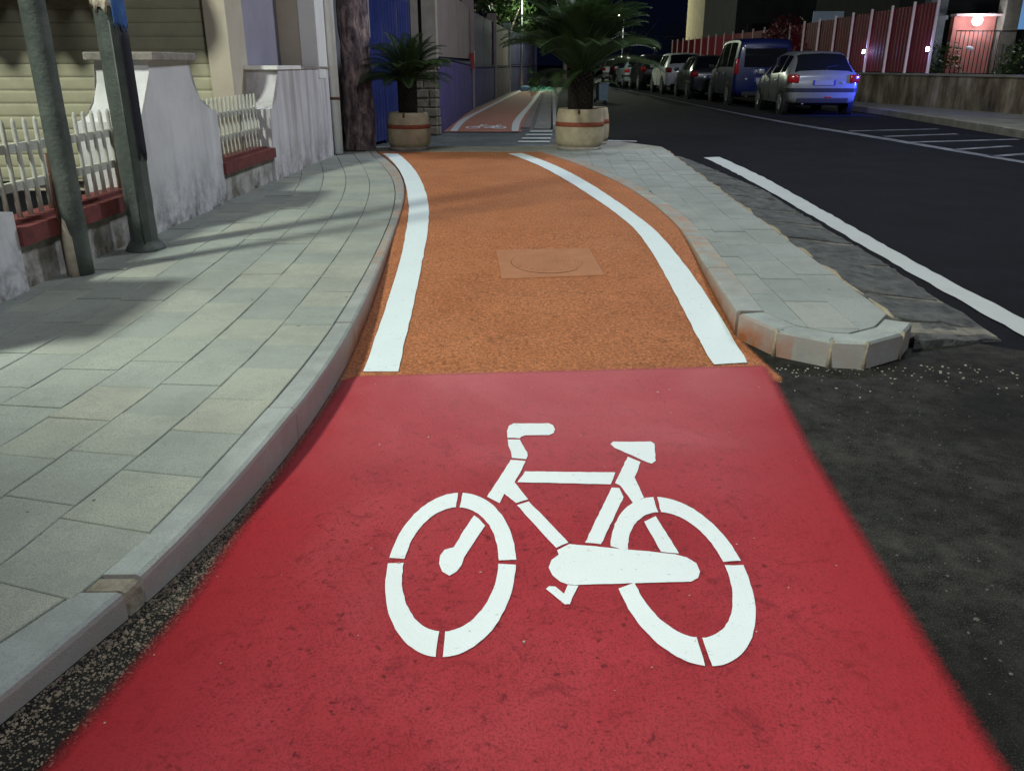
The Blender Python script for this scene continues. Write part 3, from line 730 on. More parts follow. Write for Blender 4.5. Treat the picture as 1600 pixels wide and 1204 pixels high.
def g1():
    y = rnd.uniform(.7, 3.25); a, b = interp_x(KO, y), interp_x(RL, y); return a + .005 + (max(b - a, .05)) * rnd.random() ** 1.3, y
scatter('gravel', 9000, g1, pm('brown_grit', (.30, .245, .18), (.09, .073, .055), 90, .95, 0), .0008, .0032, 'loose grit in the gap between kerb and red lane', lambda x, y: .004)
def g2():
    x = rnd.uniform(1.05, 2.0); y = 3.2 - abs(rnd.gauss(0, .16)); return x, y
scatter('gravel', 150, g2, M_pebble, .0008, .006, 'stone crumbs below the nose of the island', lambda x, y: .004)
def g3():
    y = rnd.uniform(-.2, 3.1); return interp_x(RR, y) + .03 + abs(rnd.gauss(0, .45)), y
scatter('gravel', 380, g3, pm('dark_pebble', (.13, .125, .105), (.06, .06, .052), 60, .9, 0), .0012, .004, 'scattered grit on the dark asphalt right of the red lane', lambda x, y: .004)
def g4():
    y = rnd.uniform(3.1, 10.5); a, b = ol(y), orr(y); return a + (b - a) * rnd.random(), y
scatter('gravel', 500, g4, pm('tan_crumb', (.55, .34, .18), (.30, .15, .07), 60, .9, 0), .001, .0035, 'fine crumbs lying on the orange lane', lambda x, y: rampz(y) + .006)
def g5():
    y = rnd.uniform(.9, 3.1); a, b = interp_x(RL, y), interp_x(RR, y); return a + (b - a) * rnd.random(), y
scatter('gravel', 60, g5, pm('pale_crumb', (.6, .5, .45), (.35, .2, .18), 60, .9, 0), .0012, .003, 'few pale crumbs on the red lane', lambda x, y: .011)

# ================================================================== STREET LAMPS
def street_lamp(loc, h, arm, power, color, label, soft=.3, spot=None, lit=True, m=M_steel, name='street_lamp'):
    t = empty(name, loc, 0, label, 'street lamp', 'street lamps')
    ax, ay = arm
    tubeo('pole', [(0, 0, 0), (0, 0, h * .5), (0, 0, h + .1)], [.07, .055, .04], m, t, 12)
    tubeo('arm', [(0, 0, h), (ax * .3, ay * .3, h + .18), (ax * .85, ay * .85, h + .2)], .025, m, t, 8)
    hd = box('lamp_head', (ax, ay, h + .22), (.26, .5, .09), m, t, None, .03)
    bm = bmesh.new(); bx(bm, (ax, ay, h + .165), (.2, .4, .02), None, .005); bmobj('lamp_lens', bm, emis('led_lens', (.9, 1, .95), 6 if lit else 0), hd)
    if power:
        ld = bpy.data.lights.new('lamp_light', 'SPOT' if spot else 'POINT'); ld.energy = power; ld.color = color; ld.shadow_soft_size = soft
        if spot: ld.spot_size = R(165); ld.spot_blend = .4
        lo = bpy.data.objects.new('lamp_light', ld); col.objects.link(lo); lo.parent = t; lo.location = (ax, ay, h + .1 - (0 if spot else .1))
        if spot:
            d = Vector(spot) - (Vector(loc) + Vector((ax, ay, h))); lo.rotation_euler = d.to_track_quat('-Z', 'Y').to_euler()
    return t
street_lamp((-7.6, -.8, 0), 8.4, (.9, .3), LAMP_A, (.94, 1, .90), 'street lamp behind the viewer on the garden side', .5, (-1, 5, 0))
street_lamp((8.85, 12.2, .115), 8.0, (-2.4, 0), LAMP_B, (.80, .86, 1.), 'street lamp over the road outside the view on the right', .6, (2, 13, 0))

street_lamp((5.4, -6.8, 0), 8.0, (-.9, .2), LAMP_C, (.88, .92, 1.), 'street lamp behind the viewer on the road side', .6, (0, 6, 0))

# ================================================================== GARDEN WALL AND FENCE
def concave(y0, z0, y1, z1, n=8, flip=False):
    """quarter curve sagging towards the corner (y1,z0)/(y0,z1)"""
    out = []
    for i in range(n + 1):
        a = i / n * math.pi / 2
        out.append((y0 + (y1 - y0) * (1 - math.cos(a)), z0 + (z1 - z0) * math.sin(a)) if flip else (y0 + (y1 - y0) * math.sin(a), z0 + (z1 - z0) * (1 - math.cos(a))))
    return out
def swoop_pier(y0, n0, n1, y1, zs, zt, label, m=M_wall, cap=True, right=True):
    t = empty('garden_wall_pier', (0, 0, 0), 0, label, 'wall pier', 'piers of the garden wall')
    prof = [(y0, .06), (y0, zs)] + [(a, b) for a, b in concave(y0, zs, n0, zt)][1:]
    prof += [(a, b) for a, b in concave(y1, zs, n1, zt)][::-1] + [(y1, .06)] if right else [(y1, zt), (y1, .06)]
    extrude_yz('pier_body', prof, -.34, 0, m, t, wx)
    if cap: 
        bm = bmesh.new(); bx(bm, (wx((n0 + n1) / 2) - .17, (n0 + n1) / 2, zt + .025), (.44, n1 - n0 + .12, .05), None, .008); bmobj('pier_cap', bm, M_cap, t)
    return t
swoop_pier(2.3, 2.75, 3.5, 3.95, .5, 1.2, 'nearest garden wall pier at the left edge of the picture')
swoop_pier(5.3, 5.64, 6.28, 6.72, .82, 1.17, 'tall garden wall pier with flat cap behind the thick pole')
p2 = swoop_pier(8.05, 8.42, 10.4, 10.42, .76, 1.10, 'long streaked garden wall end beside the white downpipe', M_wall2, False, False)
extrude_yz('pier_cap', [(8.36, 1.10), (8.36, 1.135), (9.2, 1.135), (9.2, 1.10)], -.36, .015, M_house3, p2, wx)
extrude_yz('pier_cap', [(9.2, 1.10), (9.2, 1.125), (10.43, 1.12), (10.43, 1.10)], -.36, .012, M_cap, p2, wx)
def fence_run(y0, y1, label, n, zt=.90, zc=.42):
    t = empty('picket_fence', (0, 0, 0), 0, label, 'fence', 'low walls with picket fence')
    extrude_yz('low_wall', [(y0, .06), (y0, zc - .085), (y1, zc - .085), (y1, .06)], -.22, -.03, M_lowwall, t, wx)
    cp = extrude_yz('coping', [(y0, zc - .085), (y0, zc), (y1, zc), (y1, zc - .085)], -.25, .02, M_coping, t, wx)
    extrude_yz('coping_lip', [(y0 + .005, zc - .03), (y0 + .005, zc + .012), (y1 - .005, zc + .012), (y1 - .005, zc - .03)], -.20, -.06, M_coping, cp, wx)
    for z in (zc + .16, zt - .14): extrude_yz('rail', [(y0, z - .022), (y0, z + .022), (y1, z + .022), (y1, z - .022)], -.15, -.12, M_picket, t, wx)
    for i in range(n):
        y = y0 + (y1 - y0) * (i + .5) / n
        bm = bmesh.new(); tube(bm, [(wx(y) - .118, y, zc + .01), (wx(y) - .118, y, zc + .2), (wx(y) - .118, y + rnd.uniform(-.003, .003), zt - .02), (wx(y) - .118, y, zt)], [.0125, .0115, .0115, .005], 6)
        bmobj('picket', bm, M_picket, t, True)
fence_run(3.95, 5.3, 'white picket fence on red coping behind the two poles', 14)
fence_run(6.72, 8.05, 'short white picket fence between the tall pier and the streaked wall', 14)

# ================================================================== THE HOUSE
house = empty('house', (0, 0, 0), 0, 'cream house with a roller shutter behind the garden fence', 'house')
def hb(name, x0, x1, y0, y1, z0, z1, m, parent=house): return box(name, ((x0 + x1) / 2, (y0 + y1) / 2, (z0 + z1) / 2), (x1 - x0, y1 - y0, z1 - z0), m, parent)
hb('back_volume', -9.2, -2.72, 8.25, 9.99, 0, 6.2, M_house)
hb('wall', -2.715, -2.52, 8.0, 8.5, 0, 6.2, M_house)                       # jamb right of the shutter
hb('lintel', -9.2, -2.72, 8.0, 8.24, 3.05, 6.2, M_house)
hb('side_wall', -2.71, -2.585, 8.505, 9.99, 0, 6.2, M_house_shaded)
hb('rear_wall', -9.2, -2.35, 10.0, 11.0, 0, 6.2, M_house)
hb('corner_pier', -2.345, -2.16, 9.97, 11.0, 1.0, 6.2, M_house3)
shut = hb('shutter', -9.1, -2.725, 8.17, 8.22, .1, 3.04, M_shutter)
z = .12
while z < 3.0:
    bm = bmesh.new(); n = 7; prof = [(8.165 - .007 * math.sin(math.pi * i / n) ** .35, z + .003 + .107 * i / n) for i in range(n + 1)] + [(8.168, z + .112), (8.168, z + .001)]
    vs = [bm.verts.new((x, a, b)) for x in (-9.1, -2.728) for a, b in prof]; k = len(prof)
    for i in range(k): bm.faces.new((vs[i], vs[(i + 1) % k], vs[k + (i + 1) % k], vs[k + i]))
    bm.faces.new(vs[:k]); bm.faces.new(vs[k:][::-1]); bmobj('slat', bm, M_shutter, shut); z += .1145
aw = bmesh.new(); sc = []
xs = [-7.2 + .042 * i for i in range(101)]
top = [aw.verts.new((x, 7.15, 2.22)) for x in xs]; bot = [aw.verts.new((x, 7.13, 2.09 - .15 * abs(math.sin((x + 7.2) / .28 * math.pi)))) for x in xs]; back = [aw.verts.new((x, 8.0, 2.75)) for x in xs]
for i in range(100): aw.faces.new((top[i], top[i + 1], bot[i + 1], bot[i])); aw.faces.new((back[i], back[i + 1], top[i + 1], top[i]))
awo = bmobj('awning', aw, M_awning, house); md = awo.modifiers.new('t', 'SOLIDIFY'); md.thickness = .004
dp = empty('downpipe', (-2.115, 10.5, 0), 0, 'white plastic downpipe at the end of the garden wall', 'downpipe')
tubeo('pipe', [(0, 0, .13), (0, 0, 6)], .058, M_pipe, dp, 16)
for z in (.75, 2.2): tubeo('pipe_clip', [(0, 0, z), (0, 0, z + .03)], .064, M_rust, dp, 16)

# ================================================================== TWO POLES
pa = empty('pole', (-2.265, 4.31, .115), 0, 'slim grey pole by the picket fence with a rusty conduit', 'pole', 'poles on the left pavement')
lathe('shaft', [(.058 + .002 * mn.noise((0, 0, i * .7)), i * .1) for i in range(33)], M_pole, pa, 16, .02)
tubeo('conduit', [(-.055, -.035, 0), (-.057, -.03, .45), (-.053, -.025, .62)], .009, M_rust, pa, 6)
tubeo('plaster_patch', [(-.02, -.045, .0), (-.018, -.043, .2), (-.02, -.035, .36)], [.034, .03, .008], M_paper, pa, 9)
pb = empty('pole', (-2.185, 4.93, .115), 0, 'thick grey pole with torn paper near its top, before the tall pier', 'pole', 'poles on the left pavement')
lathe('shaft', [(.078 + .003 * mn.noise((0, 5, i * .7)), i * .1) for i in range(33)], M_pole, pb, 10, .03, False)
tubeo('base_collar', [(0, 0, -.01), (0, 0, .02), (0, 0, .06)], [.12, .11, .082], M_pole, pb, 12)
def wrap(name, a0, a1, z0, z1, rad, m, parent, jag=.03, n=18):
    bm = bmesh.new(); rows = []
    for i in range(n + 1):
        a = R(a0 + (a1 - a0) * i / n); zz0 = z0 + jag * mn.noise((i * .8, z0, 1)) * 1.5; zz1 = z1 + jag * mn.noise((i * .8, z1, 5)); rr = rad + .004 * mn.noise((i * .6, 3, 2))
        rows.append([bm.verts.new((rr * math.cos(a), rr * math.sin(a), zz0 + (zz1 - zz0) * k / 8)) for k in range(9)])
    for i in range(n):
        for k in range(8): bm.faces.new((rows[i][k], rows[i + 1][k], rows[i + 1][k + 1], rows[i][k + 1]))
    o = bmobj(name, bm, m, parent, True); md = o.modifiers.new('t', 'SOLIDIFY'); md.thickness = .003; return o
wrap('paper_remnant', 195, 330, 1.31, 1.75, .087, M_paper, pb, .05)
wrap('sticker', 305, 372, 1.22, 1.42, .090, M_blue, pb, .04)
wrap('dark_tape', 318, 372, .55, 1.24, .087, pm('dark_tape', (.02, .022, .03), None, 9, .6, .2), pb, .06)
tubeo('seam', [(.03, -.079, .02), (.03, -.0785, 1.25)], .006, M_pole, pb, 5)

# ================================================================== TREES
def leaves(name, blobs, n, size, m, parent, seed=1):
    r = random.Random(seed); vs, fs = [], []; tot = sum(b[3] ** 2 for b in blobs)
    for bx_, by_, bz_, br, sq in blobs:
        for _ in range(int(n * br * br / tot)):
            d = Vector((r.gauss(0, 1), r.gauss(0, 1), r.gauss(0, 1))).normalized() * br * (r.random() ** .45)
            if mn.noise((bx_ + d.x * 1.6, by_ + d.y * 1.6, bz_ + d.z * 1.6)) < -.12: continue
            p = Vector((bx_ + d.x, by_ + d.y, bz_ + d.z * sq)); a = Vector((r.gauss(0, 1), r.gauss(0, 1), r.gauss(0, .6))).normalized(); b = a.cross(Vector((r.gauss(0, 1), r.gauss(0, 1), r.gauss(0, 1)))).normalized()
            s = size * r.uniform(.6, 1.4); i = len(vs); vs += [p - a * s, p + b * s * .45, p + a * s, p - b * s * .45]; fs.append((i, i + 1, i + 2, i + 3))
    return mesh(name, vs, fs, m, parent)
def tree(loc, h, r, label, seed, n=2600, size=.12, m=M_leaf, group='trees along the street', trunk=True, trad=.16):
    t = empty('tree', loc, 0, label, 'tree', group); rr = random.Random(seed)
    if trunk:
        bm = bmesh.new(); tube(bm, [(0, 0, -.02), (.05, .03, h * .35), (-.04, .02, h * .7), (0, 0, h)], [trad, trad * .8, trad * .6, trad * .3], 10)
        for k in range(6):
            a = k * 1.05 + rr.random(); z0 = h * rr.uniform(.45, .8)
            tube(bm, [(0, 0, z0), (math.cos(a) * r * .4, math.sin(a) * r * .4, z0 + r * .3), (math.cos(a) * r * .8, math.sin(a) * r * .8, h + r * rr.uniform(-.2, .4))], [trad * .45, trad * .3, .02], 6)
        bmobj('trunk', bm, M_bark, t, True)
    bl = [(0, 0, h, r * .8, .8)] + [(math.cos(k * .9) * r * .6 * rr.uniform(.6, 1.2), math.sin(k * .9) * r * .6 * rr.uniform(.6, 1.2), h + rr.uniform(-.45, .45) * r, r * rr.uniform(.3, .55), .85) for k in range(7)]
    leaves('crown', bl, n, size, m, t, seed); return t
# the big rough trunk by the gate
tk = empty('tree', (-1.985, 11.32, 0), 0, 'thick rough-barked trunk rising beside the blue gate', 'tree', 'trees along the street')
bm = bmesh.new(); NS, NR = 40, 130; rings = []
for j in range(NR):
    z = j * 6.2 / NR; base = .185 + .05 * math.exp(-z * 6) ; rings.append([])
    for k in range(NS):
        a = k * 2 * math.pi / NS; q = (math.cos(a) * 1.6, math.sin(a) * 1.6, z * 1.1)
        d = .030 * mn.noise((q[0] * 2.6, q[1] * 2.6, q[2] * 2.2)) + .022 * mn.noise((q[0] * 6, q[1] * 6, q[2] * 4)); rr = base + d
        rings[-1].append(bm.verts.new((rr * math.cos(a), rr * math.sin(a), z)))
for j in range(NR - 1):
    for k in range(NS): bm.faces.new((rings[j][k], rings[j][(k + 1) % NS], rings[j + 1][(k + 1) % NS], rings[j + 1][k]))
bmobj('trunk', bm, M_bark, tk, True)
leaves('crown', [(0, 0, 6.8, 1.5, .7), (.6, .5, 6.6, .9, .8), (-.7, .3, 6.9, 1.0, .8)], 2600, .12, M_leaf, tk, 3)
for loc, h, r, lab, sd_, n in [
    ((-1.75, 33, 0), 4.3, 2.3, 'dark leafy tree hanging over the far end of the left wall', 11, 4200),
    ((-.95, 42.5, 0), 4.2, 2.3, 'dark tree behind the slim lamp post on the left', 12, 3400),
    ((3.3, 56, 0), 3.9, 2.5, 'lamp-lit tree right above the large cycad', 13, 3400),
    ((5.6, 68, 0), 4.2, 2.6, 'leafy tree lit yellow-green by the brightest street lamp', 14, 3400),
    ((7.6, 88, 0), 4.4, 3.2, 'dark tree at the far left kerb where the street bends', 15, 2600),
    ((1.2, 66, 0), 4.4, 3.2, 'dark tree deep behind the large cycad', 16, 2600),
    ((14.5, 112, 0), 4.5, 4.5, 'far dark tree closing the street above the distant cars', 17, 2400),
    ((23, 118, 0), 4.5, 4.5, 'far dark tree beyond the red fence', 18, 2400)]:
    tree(loc, h, r, lab, sd_, n, .13)
sh = empty('shrub', (.55, 45, 0), 0, 'low dark shrub beside the green netting', 'shrub'); leaves('foliage', [(0, 0, .5, .8, .7), (.6, .8, .4, .6, .7)], 900, .08, M_leaf, sh, 21); tubeo('stem', [(0, 0, 0), (.1, 0, .4)], .03, M_bark, sh, 6)

tree((-4.3, .2, 0), 4.0, .95, 'small tree added out of view on the left, its crown dimming the near pavement', 51, 4200, .08)  # crown added out of view to dim the near-left pavement

# ================================================================== BLUE GATE, WALLS ON THE LEFT
gate = empty('blue_gate', (0, 0, 0), 0, 'tall blue sheet-metal gate behind the left planter', 'gate')
ga, gb_ = Vector((-2.20, 11.95, 0)), Vector((-1.665, 14.83, 0)); gd = (gb_ - ga); gl = gd.length; gd.normalize(); gn = Vector((gd.y, -gd.x, 0)); gz = math.atan2(gd.y, gd.x)
GM = Matrix.Rotation(gz, 3, 'Z')
for k in range(4):
    bm = bmesh.new(); w_ = gl / 4; n = 40; rows = []
    for i in range(n + 1):
        s = k * w_ + .015 + (w_ - .03) * i / n; q = ga + gd * s; f = (i % 8) / 8; rib = .012 if 2 <= i % 8 <= 4 else 0
        rows.append([bm.verts.new((q + gn * (rib + .006 * mn.noise((s * 2, j * .6, 1)))) + Vector((0, 0, .06 + 2.02 * j / 10))) for j in range(11)])
    for i in range(n):
        for j in range(10): bm.faces.new((rows[i][j], rows[i + 1][j], rows[i + 1][j + 1], rows[i][j + 1]))
    bmobj('gate_panel', bm, M_gate, gate)
for k in range(5):
    q = ga + gd * (gl * k / 4) - gn * .03; box('gate_post', (q.x, q.y, 1.06), (.05, .05, 2.12), M_gate, gate, GM)
q = (ga + gb_) / 2 - gn * .03; box('gate_rail', (q.x, q.y, 2.1), (gl, .055, .06), M_gate, gate, GM)
q = ga + gd * .75 + gn * .05; box('pale_bar', (q.x, q.y, 2.0), (.05, .03, 1.0), pm('pale_bar', (.45, .42, .38), None, 8, .7, .1), gate, GM)
b2 = empty('pale_building', (-5.2, 19.5, 0), 0, 'pale building seen above the blue gate', 'building')
box('wall', (0, 0, 3), (5.2, 6, 6), pm('pale_building', (.36, .36, .38), (.28, .28, .3), 2, .9, .2), b2)
for x in (-.2, 1.4): f = box('window', (x, -3.01, 3.4), (.9, .05, 1.2), M_dark, b2); box('sill', (x, -3.06, 2.75), (1.1, .14, .06), M_house3, f)
sp_ = empty('stone_pillar', (0, 0, 0), 0, 'rubble stone gate pillar with pale rendered upper half', 'pillar')
bm = bmesh.new(); bx(bm, (-1.455, 15.03, .6), (.36, .36, 1.2)); bmobj('core', bm, MORT, sp_)
for row in range(8):
    z0 = .01 + row * .15; cut = rnd.uniform(.35, .65)
    for a, b in ((0, cut), (cut, 1)):
        bm = bmesh.new(); bx(bm, (-1.655 + .4 * (a + b) / 2, 14.86 + rnd.uniform(-.015, .01), z0 + .072), (.4 * (b - a) - .014, .1, .134), None, .018); bmobj('stone', bm, M_stone, sp_)
    bm = bmesh.new(); bx(bm, (-1.285 + rnd.uniform(-.01, .012), 15.04, z0 + .072), (.09, .26 + rnd.uniform(-.03, .02), .134), None, .018); bmobj('stone', bm, M_stone, sp_)
M_pilr = pm('pale_pillar_render', (.38, .34, .27), (.28, .25, .2), 5, .9, .3, 60)
hbp = lambda nm, x0, x1, y0, y1, z0, z1, m: box(nm, ((x0 + x1) / 2, (y0 + y1) / 2, (z0 + z1) / 2), (x1 - x0, y1 - y0, z1 - z0), m, sp_)
hbp('upper_shaft', -1.66, -1.54, 14.83, 15.2, 1.205, 2.9, M_pilr); hbp('upper_shaft', -1.48, -1.25, 14.83, 15.2, 1.205, 2.9, M_pilr); hbp('shaft_gap', -1.538, -1.482, 14.9, 15.19, 1.21, 2.88, M_dark)
bw = empty('boundary_wall', (0, 0, 0), 0, 'long wall with purple base and tan and navy panels along the far lane', 'wall')
WP = [Vector((-1.235, 15.0, 0)), Vector((-1.06, 24.1, 0)), Vector((-.585, 31, 0)), Vector((-.10, 38, 0)), Vector((1.3, 48.5, 0))]
M_lowfar = mat_wall('far_wall_render', (.16, .13, .15), (.11, .085, .11), (.03, .025, .03), .8, 0, .5)
zb_ = [1.24, 1.09, 1.08, 1.08, 1.1]
for i in range(4):
    a, b = WP[i], WP[i + 1]; d = b - a; L = d.length; RM = Matrix.Rotation(math.atan2(d.y, d.x), 3, 'Z'); n = Vector((-d.y, d.x, 0)).normalized()
    def wallbox(nm, s0, s1, t0, t1, z0, z1, m, za=None):
        bm = bmesh.new(); z1b = za if za else z1
        vs = []
        for s, zt in ((s0, z1), (s1, z1b)):
            for tt in (t0, t1):
                for zz in (z0, zt): q = a + d * s + n * tt; vs.append(bm.verts.new((q.x, q.y, zz)))
        for f in ((0, 1, 3, 2), (4, 6, 7, 5), (0, 4, 5, 1), (2, 3, 7, 6), (1, 5, 7, 3), (0, 2, 6, 4)): bm.faces.new([vs[k] for k in f])
        return bmobj(nm, bm, m, bw)
    wallbox('lower_wall', .0, 1, 0, .28, 0, zb_[i], [M_purple, M_purple, M_lowfar, M_navy][i], zb_[i + 1])
    np_ = [2, 2, 2, 2][i]
    for k in range(np_): wallbox('upper_panel', (k + .012) / np_, (k + .988) / np_, .04, .2, [1.27, 1.1, 1.1, 1.12][i], 2.47, [M_panel, M_navy, M_panel, M_navy][i])
    wallbox('ledge', .005, .995, -.02, .04, zb_[i] - .03, zb_[i] + .012, M_navy, zb_[i + 1] + .012)
    wallbox('wall_post', .985 if i < 3 else .99, 1.0, -.05, .26, .0, 2.75, [M_panel, M_panel, M_steel, M_navy][i])
q = WP[1]; box('meter_box', (q.x + .02, q.y - .55, 1.22), (.1, .3, .4), M_redfar, bw)
box('pale_notice', (q.x + .03, q.y + .35, 1.32), (.02, .22, .3), M_steel, bw)
street_lamp((.42, 41, 0), 4.3, (1.2, .4), 900, (.9, 1, .75), 'slim grey lamp post at the end of the long left wall', .1)
street_lamp((9.1, 74, 0), 4.6, (-.6, -1.2), 2600, (.95, 1, .8), 'brightest distant street lamp among lit leaves', .1, None, True, M_black)
street_lamp((6.9, 82, 0), 6.3, (0, .2), 0, (1, 1, 1), 'small high street lamp over the far street', .1)
street_lamp((17.8, 112, 0), 2.9, (0, .1), 0, (1, 1, 1), 'tiny street lamp above the farthest parked cars', .1)
# crumpled netting on the lane
net = bmesh.new(); c_ = at(842, 143); gx, gy = 40, 14; g_ = []
for j in range(gy + 1):
    g_.append([])
    for i in range(gx + 1):
        u, v = i / gx - .5, j / gy - .5; e = max(0, 1 - (2 * u) ** 2) * max(0, 1 - (2 * v) ** 2)
        g_[-1].append(net.verts.new((c_.x + u * 1.5 + .06 * mn.noise((u * 9, v * 9, 1)), c_.y + v * 1.6, .02 + e ** .5 * (.14 + .16 * mn.noise((u * 7, v * 7, 3)) + .1 * mn.noise((u * 16, v * 16, 5))))))
for j in range(gy):
    for i in range(gx): net.faces.new((g_[j][i], g_[j][i + 1], g_[j + 1][i + 1], g_[j + 1][i]))
no = empty('green_netting', (0, 0, 0), 0, 'crumpled green netting lying across the distant lane', 'netting'); bmobj('net', net, M_net, no)
bm = bmesh.new(); bmesh.ops.create_icosphere(bm, subdivisions=2, radius=.2); bmesh.ops.scale(bm, vec=(1.3, 1, .7), verts=bm.verts); bmesh.ops.translate(bm, vec=(c_.x - .62, c_.y - .5, .12), verts=bm.verts)
for v in bm.verts: v.co += v.co.normalized() * .05 * mn.noise(v.co * 6)
bmobj('bundle', bm, pm('pale_blue_cloth', (.3, .42, .5), (.05, .2, .4), 6, .8, .2), no, True)

# ================================================================== PLANTERS WITH CYCADS
def frond_mesh(name, e0, bend, L=1., n=30):
    bm = bmesh.new(); pts = []; p = Vector((0, 0, 0)); e = R(e0)
    for i in range(n + 1):
        pts.append((p.copy(), e)); p = p + Vector((math.cos(e), 0, math.sin(e))) * (L / n); e -= R(bend) / n * (.4 + 1.2 * i / n)
    tube(bm, [q[0] for q in pts[::3]], [.010 - .0085 * i / len(pts[::3]) for i in range(len(pts[::3]))], 4)
    for i in range(3, n):
        for s in (-1, 1):
            for hf in (0, .5):
                q, e = pts[i]; t = (i + hf) / n; q = q.lerp(pts[i + 1][0], hf)
                ll = .24 * L * math.sin(math.pi * min(1, .12 + t * .92)) ** .6 + .015; fw = Vector((math.cos(e), 0, math.sin(e))); up = Vector((-math.sin(e), 0, math.cos(e))); sd_ = Vector((0, s, 0))
                d = (fw * .62 + sd_ * .75 + up * .28).normalized(); tip = q + d * ll + Vector((0, 0, -.02 * L)); wv = fw * .0075
                bm.faces.new([bm.verts.new(v) for v in (q - wv, q + d * ll * .55 - wv * .9 , tip, q + d * ll * .5 + wv * 1.1)])
    me = bpy.data.meshes.new(name); bm.to_mesh(me); bm.free(); me.materials.append(M_frond); return me
FR_ = [frond_mesh('frond', 72, 75), frond_mesh('frond', 45, 70), frond_mesh('frond', 22, 62), frond_mesh('frond', 6, 50), frond_mesh('frond', 84, 45)]
def planter(px, Y, D, hgt, label, ch_, ct, L, nf, plabel, tr, seed, up):
    c = at(px, 150, 0); X = (px - 800) / F * Y / (C - ((190 - 602) / F) * S); base = .116
    t = empty('planter', (X, Y, base), R(8), label, 'planter', 'round concrete planters'); r = D / 2
    prof = [(r * .86, 0), (r * .86, .045), (r * .92, .055), (r * .975, hgt * .2), (r * 1.0, hgt * .42), (r * .985, hgt * .62), (r * .95, hgt * .8), (r * .905, hgt * .95), (r * .885, hgt * .985), (r * .86, hgt), (r * .80, hgt * .99), (r * .78, hgt * .9), (r * .76, hgt * .84)]
    lathe('pot', prof, M_planter, t, 40, .004)
    lathe('band', [(r * .985, hgt * .575), (r * .998, hgt * .58), (r * .982, hgt * .685), (r * .965, hgt * .69)], M_band, t, 40)
    lathe('foot', [(r * .9, -.0), (r * .92, .012), (r * .92, .03), (r * .88, .04)], M_cap, t, 40)
    lathe('soil', [(r * .75, hgt * .82), (r * .755, hgt * .86), (r * .4, hgt * .9), (.02, hgt * .91)], M_soil, t, 24)
    for a in (255, 20, 140): 
        wv = bmesh.new(); bx(wv, (r * .905 * math.cos(R(a)), r * .905 * math.sin(R(a)), hgt * .91), (.026, .012, hgt * .17), Matrix.Rotation(R(a + 90), 3, 'Z'), .004); bmobj('rim_notch', wv, M_rust, t)
    k = empty('cycad', (X, Y, base + hgt * .86), 0, plabel, 'cycad', 'cycads in planters')
    bm = bmesh.new(); n = 60; hh = ct - base - hgt * .86
    tube(bm, [(0, 0, 0), (0, 0, hh * .5), (0, 0, hh)], [tr * 1.05, tr, tr * .9], 18)
    for i in range(170):                                          # old leaf bases
        a = i * 2.39996; z = hh * i / 170; bx(bm, (math.cos(a) * tr * 1.0, math.sin(a) * tr * 1.0, z), (.035, .03, .045), Matrix.Rotation(a, 3, 'Z'))
    bmobj('trunk', bm, M_ctrunk, k)
    rr = random.Random(seed)
    for i in range(nf):
        a = i * 2.39996 + rr.uniform(-.15, .15); f = i / nf
        me = FR_[0 if f < up else 1 if f < up + .3 else 2 if f < .97 else 3] if i % 5 else FR_[4 if f < .8 else 1]
        o = link('frond', me, k); o.location = (math.cos(a) * tr * .5, math.sin(a) * tr * .5, hh - .01); s = L * rr.uniform(.82, 1.1)
        o.scale = (s, s, s); o.rotation_euler = (rr.uniform(-.12, .12), rr.uniform(-.12, .12), a)
planter(638.5, 11.2, .555, .46, 'smaller concrete planter with red band beside the blue gate', None, .95, .62, 74, 'small cycad palm in the planter beside the blue gate', .105, 5, .34)
planter(906, 11.27, .635, .50, 'larger concrete planter with red band at the road side', None, 1.05, 1.12, 84, 'big cycad palm with tall fronds in the roadside planter', .145, 9, .66)
planter(917, 12.02, .62, .48, 'third concrete planter half hidden behind the larger roadside one', None, .86, .42, 16, 'small sparse plant in the planter half hidden behind the big cycad', .04, 12, .3)
bt = empty('wheeled_bin', at(940, 160, 0), R(15), 'pale grey-blue bin standing behind the roadside planter', 'bin')
M_bin = pm('grey_blue_plastic', (.20, .27, .30), (.13, .18, .21), 6, .5, .3, 20)
bm = bmesh.new(); bx(bm, (0, 0, .3), (.34, .34, .5), None, .02)
for v in bm.verts: k_ = .86 + .14 * min(1, max(0, (v.co.z - .05) / .5)); v.co.x *= k_; v.co.y *= k_
bmobj('bin_body', bm, M_bin, bt); box('bin_lid', (0, 0, .575), (.38, .38, .05), M_bin, bt, None, .015)
for sx in (-1, 1): tubeo('wheel', [(sx * .15, .16, .06), (sx * .19, .16, .06)], .06, M_tyre, bt, 14)

